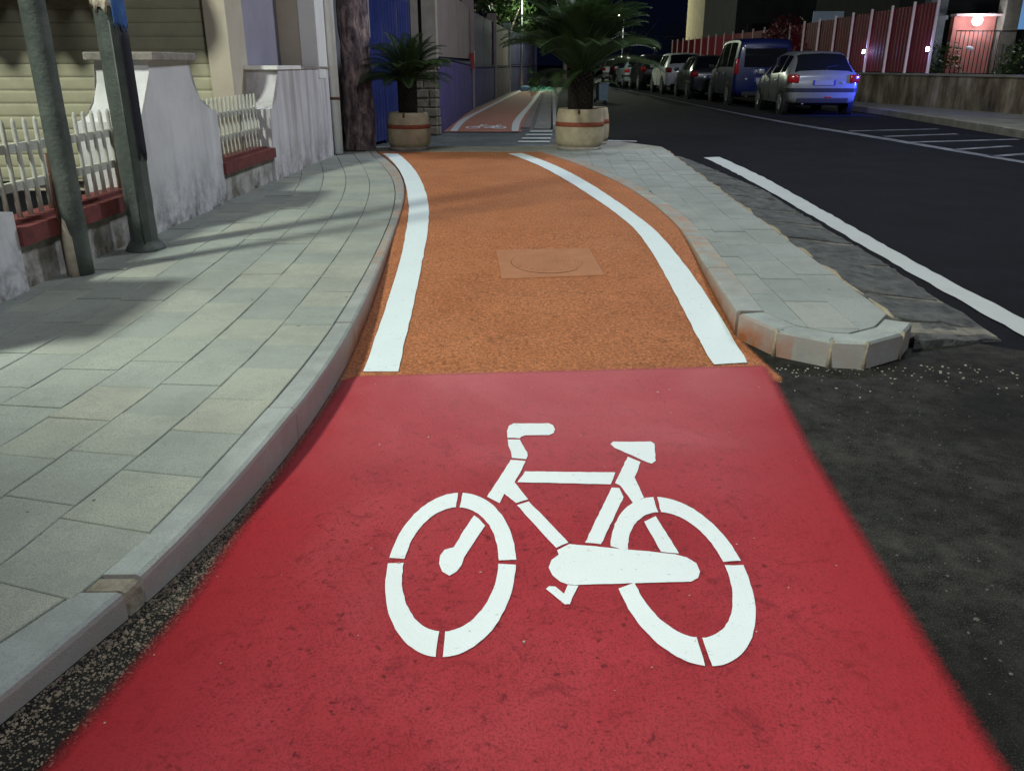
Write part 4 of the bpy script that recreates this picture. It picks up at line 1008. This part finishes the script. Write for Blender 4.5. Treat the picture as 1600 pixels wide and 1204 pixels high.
# ================================================================== CARS
def pchip(xs, ys, x):
    if x <= xs[0]: return ys[0]
    if x >= xs[-1]: return ys[-1]
    n = len(xs); i = max(k for k in range(n - 1) if xs[k] <= x)
    h = [xs[k + 1] - xs[k] for k in range(n - 1)]; d = [(ys[k + 1] - ys[k]) / h[k] for k in range(n - 1)]
    def m(k):
        if k == 0: return d[0]
        if k == n - 1: return d[-1]
        return 0 if d[k - 1] * d[k] <= 0 else 2 * d[k - 1] * d[k] / (d[k - 1] + d[k])
    t = (x - xs[i]) / h[i]; a, b = m(i) * h[i], m(i + 1) * h[i]
    return ys[i] * (2 * t ** 3 - 3 * t * t + 1) + a * (t ** 3 - 2 * t * t + t) + ys[i + 1] * (-2 * t ** 3 + 3 * t * t) + b * (t ** 3 - t * t)
HATCH = dict(L=3.83, st=[  # y, zbottom, zbelt, ztop, half width, roof half width
    (0, .36, .80, .86, .70, .64), (.04, .30, .86, .93, .77, .69), (.14, .27, .90, 1.01, .815, .66), (.32, .25, .92, 1.20, .825, .60), (.52, .22, .93, 1.36, .826, .58), (.8, .2, .92, 1.425, .826, .58), (1.4, .19, .90, 1.44, .826, .59),
    (2.0, .19, .88, 1.40, .826, .585), (2.35, .19, .87, 1.28, .826, .60), (2.85, .19, .85, .97, .822, .70), (3.2, .2, .78, .88, .80, .70), (3.55, .22, .68, .78, .74, .66), (3.76, .28, .56, .66, .64, .58), (3.83, .34, .48, .55, .52, .48)],
    wheels=(.62, 3.02), wr=.295, rearwin=(.13, .54), front=(2.1, 2.8), side=[(.62, 1.0), (1.08, 1.85), (1.92, 2.45)])
VAN = dict(L=4.2, st=[
    (0, .42, .95, 1.62, .78, .69), (.04, .34, .98, 1.74, .835, .70), (.16, .28, 1.0, 1.80, .86, .715), (.4, .24, 1.0, 1.835, .865, .72), (1.2, .22, 1.0, 1.85, .865, .72), (2.2, .22, .99, 1.82, .865, .71), (2.65, .22, .98, 1.70, .865, .69),
    (3.25, .22, .97, 1.15, .86, .72), (3.6, .24, .90, 1.02, .84, .72), (3.95, .27, .78, .90, .77, .69), (4.14, .33, .62, .72, .66, .6), (4.2, .38, .52, .6, .52, .48)],
    wheels=(.72, 3.38), wr=.315, rearwin=None, front=(2.7, 3.2), side=[(.35, 1.15), (1.25, 2.1), (2.18, 2.85)])
SUV = dict(L=4.15, st=[
    (0, .42, .88, .96, .72, .66), (.05, .36, .95, 1.05, .80, .71), (.16, .30, 1.0, 1.14, .85, .68), (.34, .28, 1.02, 1.36, .86, .63), (.55, .26, 1.02, 1.50, .865, .62), (.9, .25, 1.01, 1.555, .865, .625), (1.6, .24, 1.0, 1.56, .865, .63),
    (2.2, .24, .98, 1.50, .865, .62), (2.6, .24, .97, 1.34, .865, .64), (3.1, .24, .95, 1.06, .86, .72), (3.5, .26, .88, .97, .83, .72), (3.9, .28, .76, .86, .76, .68), (4.1, .34, .6, .7, .64, .58), (4.15, .4, .52, .6, .52, .48)],
    wheels=(.72, 3.3), wr=.335, rearwin=(.18, .52), front=(2.3, 3.0), side=[(.66, 1.1), (1.18, 1.95), (2.03, 2.65)])
def make_car(sp, loc, rz, paint, label, lens_z=.82, strip=True, detail=True):
    t = empty('parked_car', loc, rz, label, 'car', 'cars parked along the road'); st = sp['st']; ys = [s[0] for s in st]
    def sec(y): return [pchip(ys, [s[k] for s in st], y) for k in range(1, 6)]
    def half(y):
        zb, zl, zt, w_, wr = sec(y); g = min(1, max(0, (zt - zl) / .35))
        return [(0, zb), (w_ * .84, zb), (w_ * .955, zb + .07), (w_ * .995, zb + .25), (w_, zb + (zl - zb) * .62), (w_ * .975, zl), (wr + (w_ * .975 - wr) * (1 - g) * .35, zt - .055), (wr * .86, zt - .012), (0, zt + .012)]
    N = 44; yy = []
    for i in range(N + 1):
        u = i / N; yy.append(sp['L'] * (u + .035 * math.sin(2 * math.pi * u) * -1))
    yy = sorted(set([0, .015, .04, .08] + [y for y in yy if y > .1 and y < sp['L'] - .08] + [sp['L'] - .05, sp['L'] - .02, sp['L']]))
    bm = bmesh.new(); rings = []
    for y in yy:
        h = half(y); ring = [(x, z) for x, z in h] + [(-x, z) for x, z in h[-2:0:-1]]
        rings.append([bm.verts.new((x, y, z)) for x, z in ring])
    n = len(rings[0])
    for a, b in zip(rings, rings[1:]):
        for k in range(n): bm.faces.new((a[k], a[(k + 1) % n], b[(k + 1) % n], b[k]))
    bm.faces.new(rings[0][::-1]); bm.faces.new(rings[-1])
    body = bmobj('body', bm, paint, t, True)
    md = body.modifiers.new('e', 'EDGE_SPLIT'); md.split_angle = R(42)
    def topz(y, x):
        h = half(y)[5:]; x = abs(x)
        for (x0, z0), (x1, z1) in zip(h, h[1:]):
            if x1 <= x <= x0 and x0 != x1: return z1 + (z0 - z1) * (x - x1) / (x0 - x1)
        return h[-1][1]
    def toppatch(nm, y0, y1, m, fr=.9, parent=t, off_=.008):
        bm = bmesh.new(); g = []
        for j in range(9):
            y = y0 + (y1 - y0) * j / 8; wr = half(y)[6][0] * fr; g.append([bm.verts.new((wr * (i / 6 - 1), y + (-.006 if y1 < 1 else .006), topz(y, wr * (i / 6 - 1)) + off_)) for i in range(13)])
        for j in range(8):
            for i in range(12): bm.faces.new((g[j][i], g[j][i + 1], g[j + 1][i + 1], g[j + 1][i]))
        return bmobj(nm, bm, m, parent, True)
    if sp['rearwin']: toppatch('rear_window', *sp['rearwin'], M_glass, .97)
    else:
        bm = bmesh.new(); bx(bm, (0, -.004, 1.31), (1.18, .03, .5), None, .012); bmobj('rear_window', bm, M_glass, t)
    toppatch('windscreen', *sp['front'], M_glass)
    for s in (-1, 1):
        for a, b in sp['side']:
            bm = bmesh.new(); g = []
            for j in range(7):
                y = a + (b - a) * j / 6; h = half(y); p, q = Vector(h[5]), Vector(h[6]); hi = min(.9, 1 - .1); row = []
                for k in range(4):
                    f = .08 + (.92 - .08) * k / 3; v = p.lerp(q, f); row.append(bm.verts.new((s * (v.x + .006), y, v.y + .002)))
                g.append(row)
            for j in range(6):
                for k in range(3): bm.faces.new((g[j][k], g[j][k + 1], g[j + 1][k + 1], g[j + 1][k]))
            bmobj('side_window', bm, M_glass, t, True)
        for wy in sp['wheels']:
            wv = empty('wheel', (0, 0, 0)); wv.parent = t; w_ = sec(wy)[3]; r = sp['wr']
            bm = bmesh.new(); tube(bm, [(s * (w_ - .12), wy, r), (s * (w_ + .004), wy, r)], r + .055, 28); bmobj('wheel_arch', bm, M_black, wv)
            bm = bmesh.new(); tube(bm, [(s * (w_ - .17), wy, r), (s * (w_ - .16), wy, r), (s * (w_ + .005), wy, r), (s * (w_ + .02), wy, r)], [r * .9, r, r, r * .93], 28); bmobj('tyre', bm, M_tyre, wv, False)
            bm = bmesh.new(); tube(bm, [(s * (w_ + .0), wy, r), (s * (w_ + .024), wy, r)], [r * .66, r * .62], 22)
            for k in range(7): a = k * .8976; bx(bm, (s * (w_ + .026), wy + math.cos(a) * r * .34, r + math.sin(a) * r * .34), (.012, r * .16, r * .5), Matrix.Rotation(a - math.pi / 2, 3, 'X'))
            bmobj('rim', bm, M_rim, wv)
        # lamps
        h0 = half(.1)
        bm = bmesh.new()
        if sp is VAN: bx(bm, (s * .79, .05, 1.08), (.12, .12, .42), None, .025)
        else: bx(bm, (s * (h0[4][0] - .11), .065, lens_z), (.26, .15, .19), Matrix.Rotation(s * .35, 3, 'Z'), .035)
        bmobj('tail_lamp', bm, M_lens, t, True)
        bm = bmesh.new(); bx(bm, (s * .58, sp['L'] - .2, .66 if sp is HATCH else .76), (.3, .3, .15), Matrix.Rotation(-s * .4, 3, 'Z'), .04); bmobj('headlight', bm, M_head, t, True)
        my = sp['front'][1] - .28; bm = bmesh.new(); bx(bm, (s * (sec(my)[3] + .09), my, sec(my)[1] + .10), (.17, .1, .13), None, .03); bx(bm, (s * (sec(my)[3] + .0), my, sec(my)[1] + .05), (.12, .04, .03)); bmobj('door_mirror', bm, paint if sp is not VAN else M_black, t, True)
        if detail:
            for hy in [sp['side'][1][0] + .1, sp['side'][2][0] + .08][: 2]:
                bm = bmesh.new(); bx(bm, (s * (sec(hy)[3] + .012), hy, sec(hy)[1] - .13), (.03, .18, .03), None, .01); bmobj('door_handle', bm, paint, t)
            bm = bmesh.new(); 
            for dy in (sp['side'][1][0] - .04, sp['side'][2][0] - .04, sp['side'][2][1] + .05):
                bx(bm, (s * (sec(dy)[3] - .004), dy, .62), (.014, .008, .62))
            bmobj('door_seam', bm, M_black, t)
    if strip:
        bm = bmesh.new(); P = []
        for y in (.95, .6, .35, .2, .1, .05, .02): P.append((-(sec(y)[3] + .012), y))
        P.append((-.70, -.014)); P += [(-x, y) for x, y in P[::-1]]
        v0 = [bm.verts.new((x, y, .535)) for x, y in P]; v1 = [bm.verts.new((x, y, .615)) for x, y in P]
        for i in range(len(P) - 1): bm.faces.new((v0[i], v0[i + 1], v1[i + 1], v1[i]))
        bmobj('bumper_strip', bm, M_black, t)
    bm = bmesh.new(); bx(bm, (0, .02, .34), (1.2, .1, .12), None, .02); bmobj('lower_bumper', bm, M_black, t)
    pz = .74 if sp is HATCH else (.72 if sp is VAN else .78)
    pl = box('number_plate', (0, -.012, pz), (.52, .012, .11), M_plate, t); 
    for s in (-1, 1): box('plate_band', (s * .24, -.020, pz), (.04, .004, .105), M_plateb, pl)
    if detail:
        box('badge', (.42 if sp is HATCH else -.5, -.012, .74), (.06, .01, .05), M_rim, t, None, .004)
        box('fog_lamp', (.12, -.005, .40), (.16, .02, .05), M_lens, t, None, .006)
        if sp['rearwin']:
            y0 = sp['rearwin'][0]; tubeo('rear_wiper', [(0, y0 - .03, topz(y0, 0) + .0), (.1, y0 + .05, topz(y0 + .05, 0) + .025), (.34, y0 + .09, topz(y0 + .09, .3) + .02)], .008, M_black, t, 5)
    tubeo('exhaust', [(-.45, -.01, .27), (-.45, .4, .28)], .025, M_rim, t, 8)
    return t
HD = R(-2.4)
make_car(HATCH, (7.32, 20.75, 0), R(-3), mat_paint('silver_paint', (.21, .22, .22), .3, .3), 'silver hatchback nearest the viewer, its right rear corner lit blue')
make_car(VAN, (7.25, 25.55, 0), R(-2), mat_paint('dark_blue_paint', (.007, .012, .065), .35, .0), 'tall dark blue van parked in front of the silver hatchback', strip=False)
make_car(HATCH, (7.0, 30.6, 0), R(-1), mat_paint('charcoal_paint', (.03, .032, .036)), 'small charcoal hatchback parked between the van and the white car')
make_car(SUV, (6.95, 35.3, 0), R(0), mat_paint('white_paint', (.62, .63, .62), .35, 0), 'white crossover parked beyond the charcoal hatchback', lens_z=.92, strip=False)
make_car(SUV, (6.75, 40.6, 0), R(1), mat_paint('black_paint', (.012, .012, .014)), 'black car parked just beyond the white crossover', lens_z=.92, strip=False, detail=False)
make_car(HATCH, (6.6, 45.6, 0), R(1), mat_paint('pale_blue_paint', (.24, .28, .32)), 'pale grey-blue car third from the far end of the row', detail=False)
make_car(SUV, (6.7, 51.2, 0), R(-2), mat_paint('night_green_paint', (.014, .016, .014)), 'dark car last but one in the parked row', lens_z=.92, strip=False, detail=False)
make_car(HATCH, (6.75, 58.5, 0), R(-6), mat_paint('off_white_paint', (.5, .5, .48), .35, 0), 'small white car at the far end of the parked row', detail=False)

# ================================================================== RIGHT SIDE
def rw(Y): return 11.2 - .15 * (Y - 19) if Y < 31 else 9.4 - .012 * (Y - 31)     # street face of the low wall
def rk(Y): return 8.43 + .075 * (Y - 14.2) if Y < 21 else 8.94 + .0 * Y
yl = [2, 6, 10, 14.2, 17, 19, 21, 23, 26, 31, 40, 60, 90]
rp = prism('right_pavement', [(rk(y) + .11 if y < 30 else 8.75, y) for y in yl] + [(rw(y) + .2, y) for y in yl[::-1]], 0, .115, pm('right_pavement_concrete', (.17, .165, .13), (.10, .10, .08), 2.5, .9, .4, 50)); tag(rp, kind='structure')
M_rkerb = pm('old_kerb_stone', (.21, .20, .155), (.12, .115, .09), 3, .9, .5, 40)
y = 9.0
while y < 30:
    b = y + 1.0; stone = prism('kerb_stone', [(rk(y), y + .006), (rk(y) + .11, y + .006), (rk(b) + .11, b - .006), (rk(b), b - .006)], -.02, .13 + rnd.uniform(-.006, .006), M_rkerb, rp, .012); y = b
def mat_oldwall():
    t = NT('old_stained_wall'); geo = t.n('NewGeometry'); mp = t.n('Mapping'); t.l(geo.outputs['Position'], mp.inputs[0]); mp.inputs['Scale'].default_value = (1.5, 1.5, .45)
    ns = t.n('TexNoise', Scale=1.6, Detail=8.0, Roughness=.72); t.l(mp.outputs[0], ns.inputs['Vector'])
    c = t.ramp(ns.outputs['Fac'], [(.32, (.035, .03, .02)), (.45, (.10, .075, .045)), (.58, (.20, .17, .11)), (.72, (.33, .31, .26))])
    t.bump(t.noise(22, 6, .75), .8, .03); return t.done(c, .95)
M_old = mat_oldwall()
lw = empty('low_stone_wall', (0, 0, 0), 0, 'low stained wall along the far pavement below the red fence', 'wall')
def wall_seg(name, ya, yb, z0, z1, t0, t1, m, parent):
    bm = bmesh.new(); vs = [bm.verts.new((rw(yv) + tt, yv, zz)) for yv in (ya, yb) for tt in (t0, t1) for zz in (z0, z1)]
    for f in ((0, 1, 3, 2), (4, 6, 7, 5), (0, 4, 5, 1), (2, 3, 7, 6), (1, 5, 7, 3), (0, 2, 6, 4)): bm.faces.new([vs[k] for k in f])
    return bmobj(name, bm, m, parent)
for a, b in ((5, 12), (12.0, 19), (19.0, 25), (25, 31), (31, 45), (45, 70)): wall_seg('wall_body', a + .002, b - .002, 0, .87, 0, .3, M_old, lw); wall_seg('wall_cap', a + .003, b - .003, .87, .92, -.03, .33, M_rkerb, lw)
rf = empty('red_fence', (0, 0, 0), 0, 'tall fence of dark red panels with pale posts on the low wall', 'fence')
fy = [22.95 + i * 1.0 for i in range(9)] + [32.4 + 1.5 * i for i in range(14)]
for i, (a, b) in enumerate(zip(fy, fy[1:])):
    zt = 2.60 - .034 * min(i, 8)
    if a > 31.9 and a < 32.2: continue
    bm = bmesh.new(); n = 12; rows = []
    for k in range(n + 1):
        yv = a + .03 + (b - a - .06) * k / n; rows.append([bm.verts.new((rw(yv) + .14 + (.012 if k % 2 else 0), yv, zz)) for zz in (.94, zt)])
    for k in range(n): bm.faces.new((rows[k][0], rows[k + 1][0], rows[k + 1][1], rows[k][1]))
    o = bmobj('fence_panel', bm, M_redpanel, rf); md = o.modifiers.new('t', 'SOLIDIFY'); md.thickness = .012
for i, a in enumerate(fy):
    zt = 2.70 - .034 * min(i, 8); box('fence_post', (rw(a) + .11, a, (.92 + zt) / 2), (.055, .055, zt - .92), M_post, rf)
def post_lamp(Y, z, label, pw, colr):
    t = empty('post_lamp', (rw(Y) + .04, Y - .02, z), 0, label, 'lamp', 'small lamps on the red fence')
    box('lamp_body', (.03, 0, 0), (.05, .09, .16), M_black, t, None, .006); box('lamp_glass', (-.01, -.03, 0), (.05, .085, .11), emis('post_lamp_glass', (.85, .9, 1), 9), t, None, .006)
    if pw:
        ld = bpy.data.lights.new('lamp_light', 'POINT'); ld.energy = pw; ld.color = colr; ld.shadow_soft_size = .05; lo = bpy.data.objects.new('lamp_light', ld); col.objects.link(lo); lo.parent = t; lo.location = (-.12, -.08, 0)
post_lamp(23.0, 1.50, 'small square lamp on the nearest pale fence post', 6, (.35, .4, 1))
post_lamp(26.0, 1.48, 'small square lamp on the fence post above the silver hatchback', 6, (.35, .4, 1))
# pink gateway with its globe lamp
gw = empty('pink_gateway', (0, 0, 0), 0, 'pink gateway wall lit by a globe lamp behind a barred gate', 'gateway')
M_pink = pm('pink_render', (.50, .20, .17), (.40, .15, .13), 3, .9, .2, 60)
GY = 25.2
gp = lambda px, py: atY(px, py, GY)
x0, x1 = gp(1486, 60).x, gp(1551, 60).x; zt = gp(1520, 26).z; zm = gp(1520, 48).z
box('gateway_wall', ((x0 + x1) / 2, GY + .1, (zt + .0) / 2), (x1 - x0, .2, zt), M_pink, gw)
box('gateway_lintel', ((x0 + x1) / 2, GY - .04, zt + .03), (x1 - x0 + .12, .34, .06), M_post, gw)
for k in range(11):
    x = x0 - .02 + (x1 - x0 + .04) * k / 10; tubeo('gate_bar', [(x, GY - .3, .2), (x, GY - .3, zm)], .012, M_black, gw, 6)
for z in (zm - .02, .9): tubeo('gate_rail', [(x0 - .03, GY - .3, z), (x1 + 1.0, GY - .3, z)], .016, M_black, gw, 6)
for k in range(8): x = x1 + .16 + k * .11; tubeo('gate_bar', [(x, GY - .3, .2), (x, GY - .3, zm - .35 - .03 * (k % 2))], .012, M_black, gw, 6)
q = gp(1506, 76); bm = bmesh.new(); bmesh.ops.create_uvsphere(bm, u_segments=14, v_segments=8, radius=1); bmesh.ops.scale(bm, vec=(.115, .012, .055), verts=bm.verts); bmesh.ops.rotate(bm, matrix=Matrix.Rotation(.25, 3, 'Y'), verts=bm.verts); bmesh.ops.translate(bm, vec=(q.x, GY - .33, q.z), verts=bm.verts); bmobj('bright_oval', bm, pm('bright_oval_finish', (.75, .8, .9), None, 9, .25, 0, metal=.2), gw, True)  # flat bright oval hung before the gate bars
gl_ = empty('globe_lamp', (gp(1521, 32).x, GY - .22, gp(1521, 33).z), 0, 'round white globe lamp on the pink gateway', 'lamp')
bm = bmesh.new(); bmesh.ops.create_uvsphere(bm, u_segments=20, v_segments=12, radius=.135); bmobj('globe', bm, emis('globe_glass', (.85, .93, 1), 7), gl_, True)
tubeo('bracket', [(0, .13, .0), (0, .32, .02)], .03, M_steel, gl_, 8)
ld = bpy.data.lights.new('lamp_light', 'POINT'); ld.energy = 40; ld.color = (.95, .93, 1); ld.shadow_soft_size = .12; lo = bpy.data.objects.new('lamp_light', ld); col.objects.link(lo); lo.parent = gl_; lo.location = (0, -.22, -.02)
gc = empty('gate_column', (gp(1566, 60).x, GY - .1, 0), 0, 'grey stone column right of the pink gateway', 'column')
box('shaft', (0, 0, 2), (.42, .4, 4), pm('grey_column', (.20, .19, .16), (.12, .115, .1), 4, .9, .4, 40), gc, None, .01); box('base', (0, 0, .2), (.5, .48, .4), M_rkerb, gc, None, .01)
gc = empty('gate_column', (gp(1462, 60).x, GY + .3, 0), 0, 'dark grey column left of the pink gateway', 'column')
box('shaft', (0, 0, 2.2), (.48, .4, 4.4), pm('dark_column', (.13, .15, .16), (.08, .09, .1), 4, .9, .4, 40), gc, None, .01); box('collar', (0, 0, 2.35), (.56, .48, .12), pm('dark_column', (.13, .15, .16)), gc)
for i, (px, Y, lab) in enumerate([(1470, 24.6, 'dark bush between the red fence and the pink gateway'), (1590, 24.3, 'dark bush behind the low wall at the right edge')]):
    b = empty('shrub', (atY(px, 100, Y).x, Y, 0), 0, lab, 'shrub', 'bushes behind the low wall'); leaves('foliage', [(0, 0, 1.2, .55, 1.1), (.3, .2, .8, .45, 1), (-.3, .1, .8, .4, 1)], 1000, .06, M_leaf, b, 30 + i); tubeo('stem', [(0, 0, 0), (0, 0, .8)], .03, M_bark, b, 6)
# buildings behind the fence
M_db = pm('dark_facade', (.045, .045, .05), (.03, .03, .034), 1.5, .9, .2, 30)
M_db2 = pm('grey_facade', (.10, .105, .115), (.07, .073, .08), 1.5, .9, .2, 30)
def building(name, loc, size, m, label, wins, rz=0, mw=M_dark, extra=None):
    t = empty(name, loc, rz, label, 'building', 'buildings behind the red fence'); w_, d_, h_ = size
    box('wall', (0, d_ / 2, h_ / 2), (w_, d_, h_), m, t); box('roof_slab', (0, d_ / 2, h_ + .1), (w_ + .4, d_ + .4, .2), M_db2, t)
    for x, z, ww, hh in wins:
        f = box('window', (x, -.01, z), (ww, .06, hh), mw, t); box('sill', (x, -.06, z - hh / 2 - .04), (ww + .16, .14, .06), M_db2, f)
        for sx in (-1, 1): box('shutter_leaf', (x + sx * (ww / 2 + .13), -.03, z), (.22, .05, hh), M_db, f)
    return t
ap_ = building('apartment_building', (20.5, 33, 0), (13, 9, 9.5), M_db, 'dark apartment block behind the red fence and pink gateway', [(-4.8 + 2.4 * k, z, 1.0, 1.5) for k in range(5) for z in (2.2, 5.2, 8.0)])
q0, q1 = atY(1588, 46, 32.9), atY(1640, -12, 32.9); box('lit_window', ((q0.x + q1.x) / 2 - 20.5, -.06, (q0.z + q1.z) / 2), (q1.x - q0.x, .06, q1.z - q0.z), emis('lit_window_glass', (.10, .22, .42), 1.), ap_)
t_ = building('grey_house', (13.6, 42, 0), (6.5, 7, 8), M_db, 'dark grey house behind the bougainvillea', [(-2 + 2. * k, z, .9, 1.4) for k in range(3) for z in (2.2, 5.2)])
M_cb = pm('cream_facade', (.42, .36, .20), (.32, .26, .14), 1.5, .9, .2, 30)
cb = building('cream_building', (14.55, 60, 0), (2.9, 8, 9), M_cb, 'tall cream building with one dark window left of the dark blocks', [(-.65, 3.9, .35, 1.3), (-.65, 7, .35, 1.3)])
pw_ = empty('pale_wall', (0, 0, 0), 0, 'pale grey sloping-topped wall below the cream building', 'wall')
a_, b_, c__, d__ = atY(1112, 60, 54), atY(1182, 60, 54), atY(1182, 25, 54), atY(1112, 46, 54)
bm = bmesh.new(); P = [(a_.x, 0), (b_.x, 0), (b_.x, c__.z), (a_.x, d__.z)]; v0 = [bm.verts.new((x, 54, z)) for x, z in P]; v1 = [bm.verts.new((x, 54.3, z)) for x, z in P]
bm.faces.new(v0); bm.faces.new(v1[::-1])
for i in range(4): bm.faces.new((v0[i], v0[(i + 1) % 4], v1[(i + 1) % 4], v1[i]))
bmobj('wall_body', bm, pm('pale_wall', (.40, .42, .42), (.32, .34, .35), 1.5, .9, .2, 30), pw_)
tubeo('wall_coping', [(a_.x - .05, 54.15, d__.z + .03), (b_.x + .05, 54.15, c__.z + .03)], .12, M_steel, pw_, 6)
ld = empty('flood_lamp', (a_.x - .15, 53.3, atY(1109, 71, 53.3).z), 0, 'bright floodlight glowing beside the dark blue van roof', 'lamp')
box('lamp_body', (0, .1, 0), (.3, .12, .34), M_black, ld, None, .02); box('lamp_glass', (0, .03, 0), (.24, .03, .30), emis('flood_glass', (.85, .95, 1), 25), ld); tubeo('lamp_post', [(0, .15, -atY(1109, 71, 53.3).z), (0, .15, 0)], .04, M_black, ld, 8)
l_ = bpy.data.lights.new('lamp_light', 'POINT'); l_.energy = 500; l_.color = (.9, .95, 1); l_.shadow_soft_size = .15; lo = bpy.data.objects.new('lamp_light', l_); col.objects.link(lo); lo.parent = ld; lo.location = (0, -.25, .1)
bd_ = empty('pale_board', (0, 0, 0), 0, 'pale blue board standing above the red fence', 'board')
q0, q1 = atY(1268, 45, 32), atY(1319, 18, 32); box('panel', ((q0.x + q1.x) / 2, 32, (q0.z + q1.z) / 2), (q1.x - q0.x, .05, q1.z - q0.z), pm('pale_blue_board', (.42, .52, .62), (.36, .46, .56), 3, .6, .05), bd_)
for s in (.15, .85): tubeo('board_post', [(q0.x + (q1.x - q0.x) * s, 32.06, 0), (q0.x + (q1.x - q0.x) * s, 32.06, q1.z)], .035, M_steel, bd_, 8)
bg_ = empty('bougainvillea', (atY(1228, 70, 31.2).x, 31.2, 0), 0, 'reddish bougainvillea spilling over the fence beside the van', 'shrub')
leaves('foliage', [(0, 0, 2.2, .7, .8), (-.5, .1, 1.8, .5, .9), (.35, 0, 2.0, .45, .9)], 1300, .07, M_leafred, bg_, 40); tubeo('stem', [(0, 0, 0), (.1, 0, 1), (0, 0, 2)], .04, M_bark, bg_, 6)
# blue lamp added out of view in an invented case, tinting the silver car
bs = empty('added_blue_lamp', (11.4, 19.2, .92), R(60), 'added blue lamp on the low wall, unseen beyond the right edge', 'added lamp')
tubeo('post', [(0, 0, 0), (0, 0, .3)], .04, M_steel, bs, 10); box('case', (0, 0, .5), (.9, .14, .5), M_black, bs, None, .02); box('lit_face', (0, .075, .5), (.84, .012, .44), emis('added_blue_face', (.03, .06, 1.), 10), bs)
l_ = bpy.data.lights.new('lamp_light', 'SPOT'); l_.energy = 5000; l_.color = (.04, .08, 1); l_.shadow_soft_size = .2; l_.spot_size = R(30); l_.spot_blend = 1.
lo = bpy.data.objects.new('lamp_light', l_); col.objects.link(lo); lo.parent = bs
LM = Matrix.Rotation(-R(60), 3, 'Z'); dv = LM @ (Vector((8.85, 20.7, .75)) - Vector((11.25, 19.3, 1.4))); lo.location = (0, .2, .48); lo.rotation_euler = dv.to_track_quat('-Z', 'Y').to_euler()
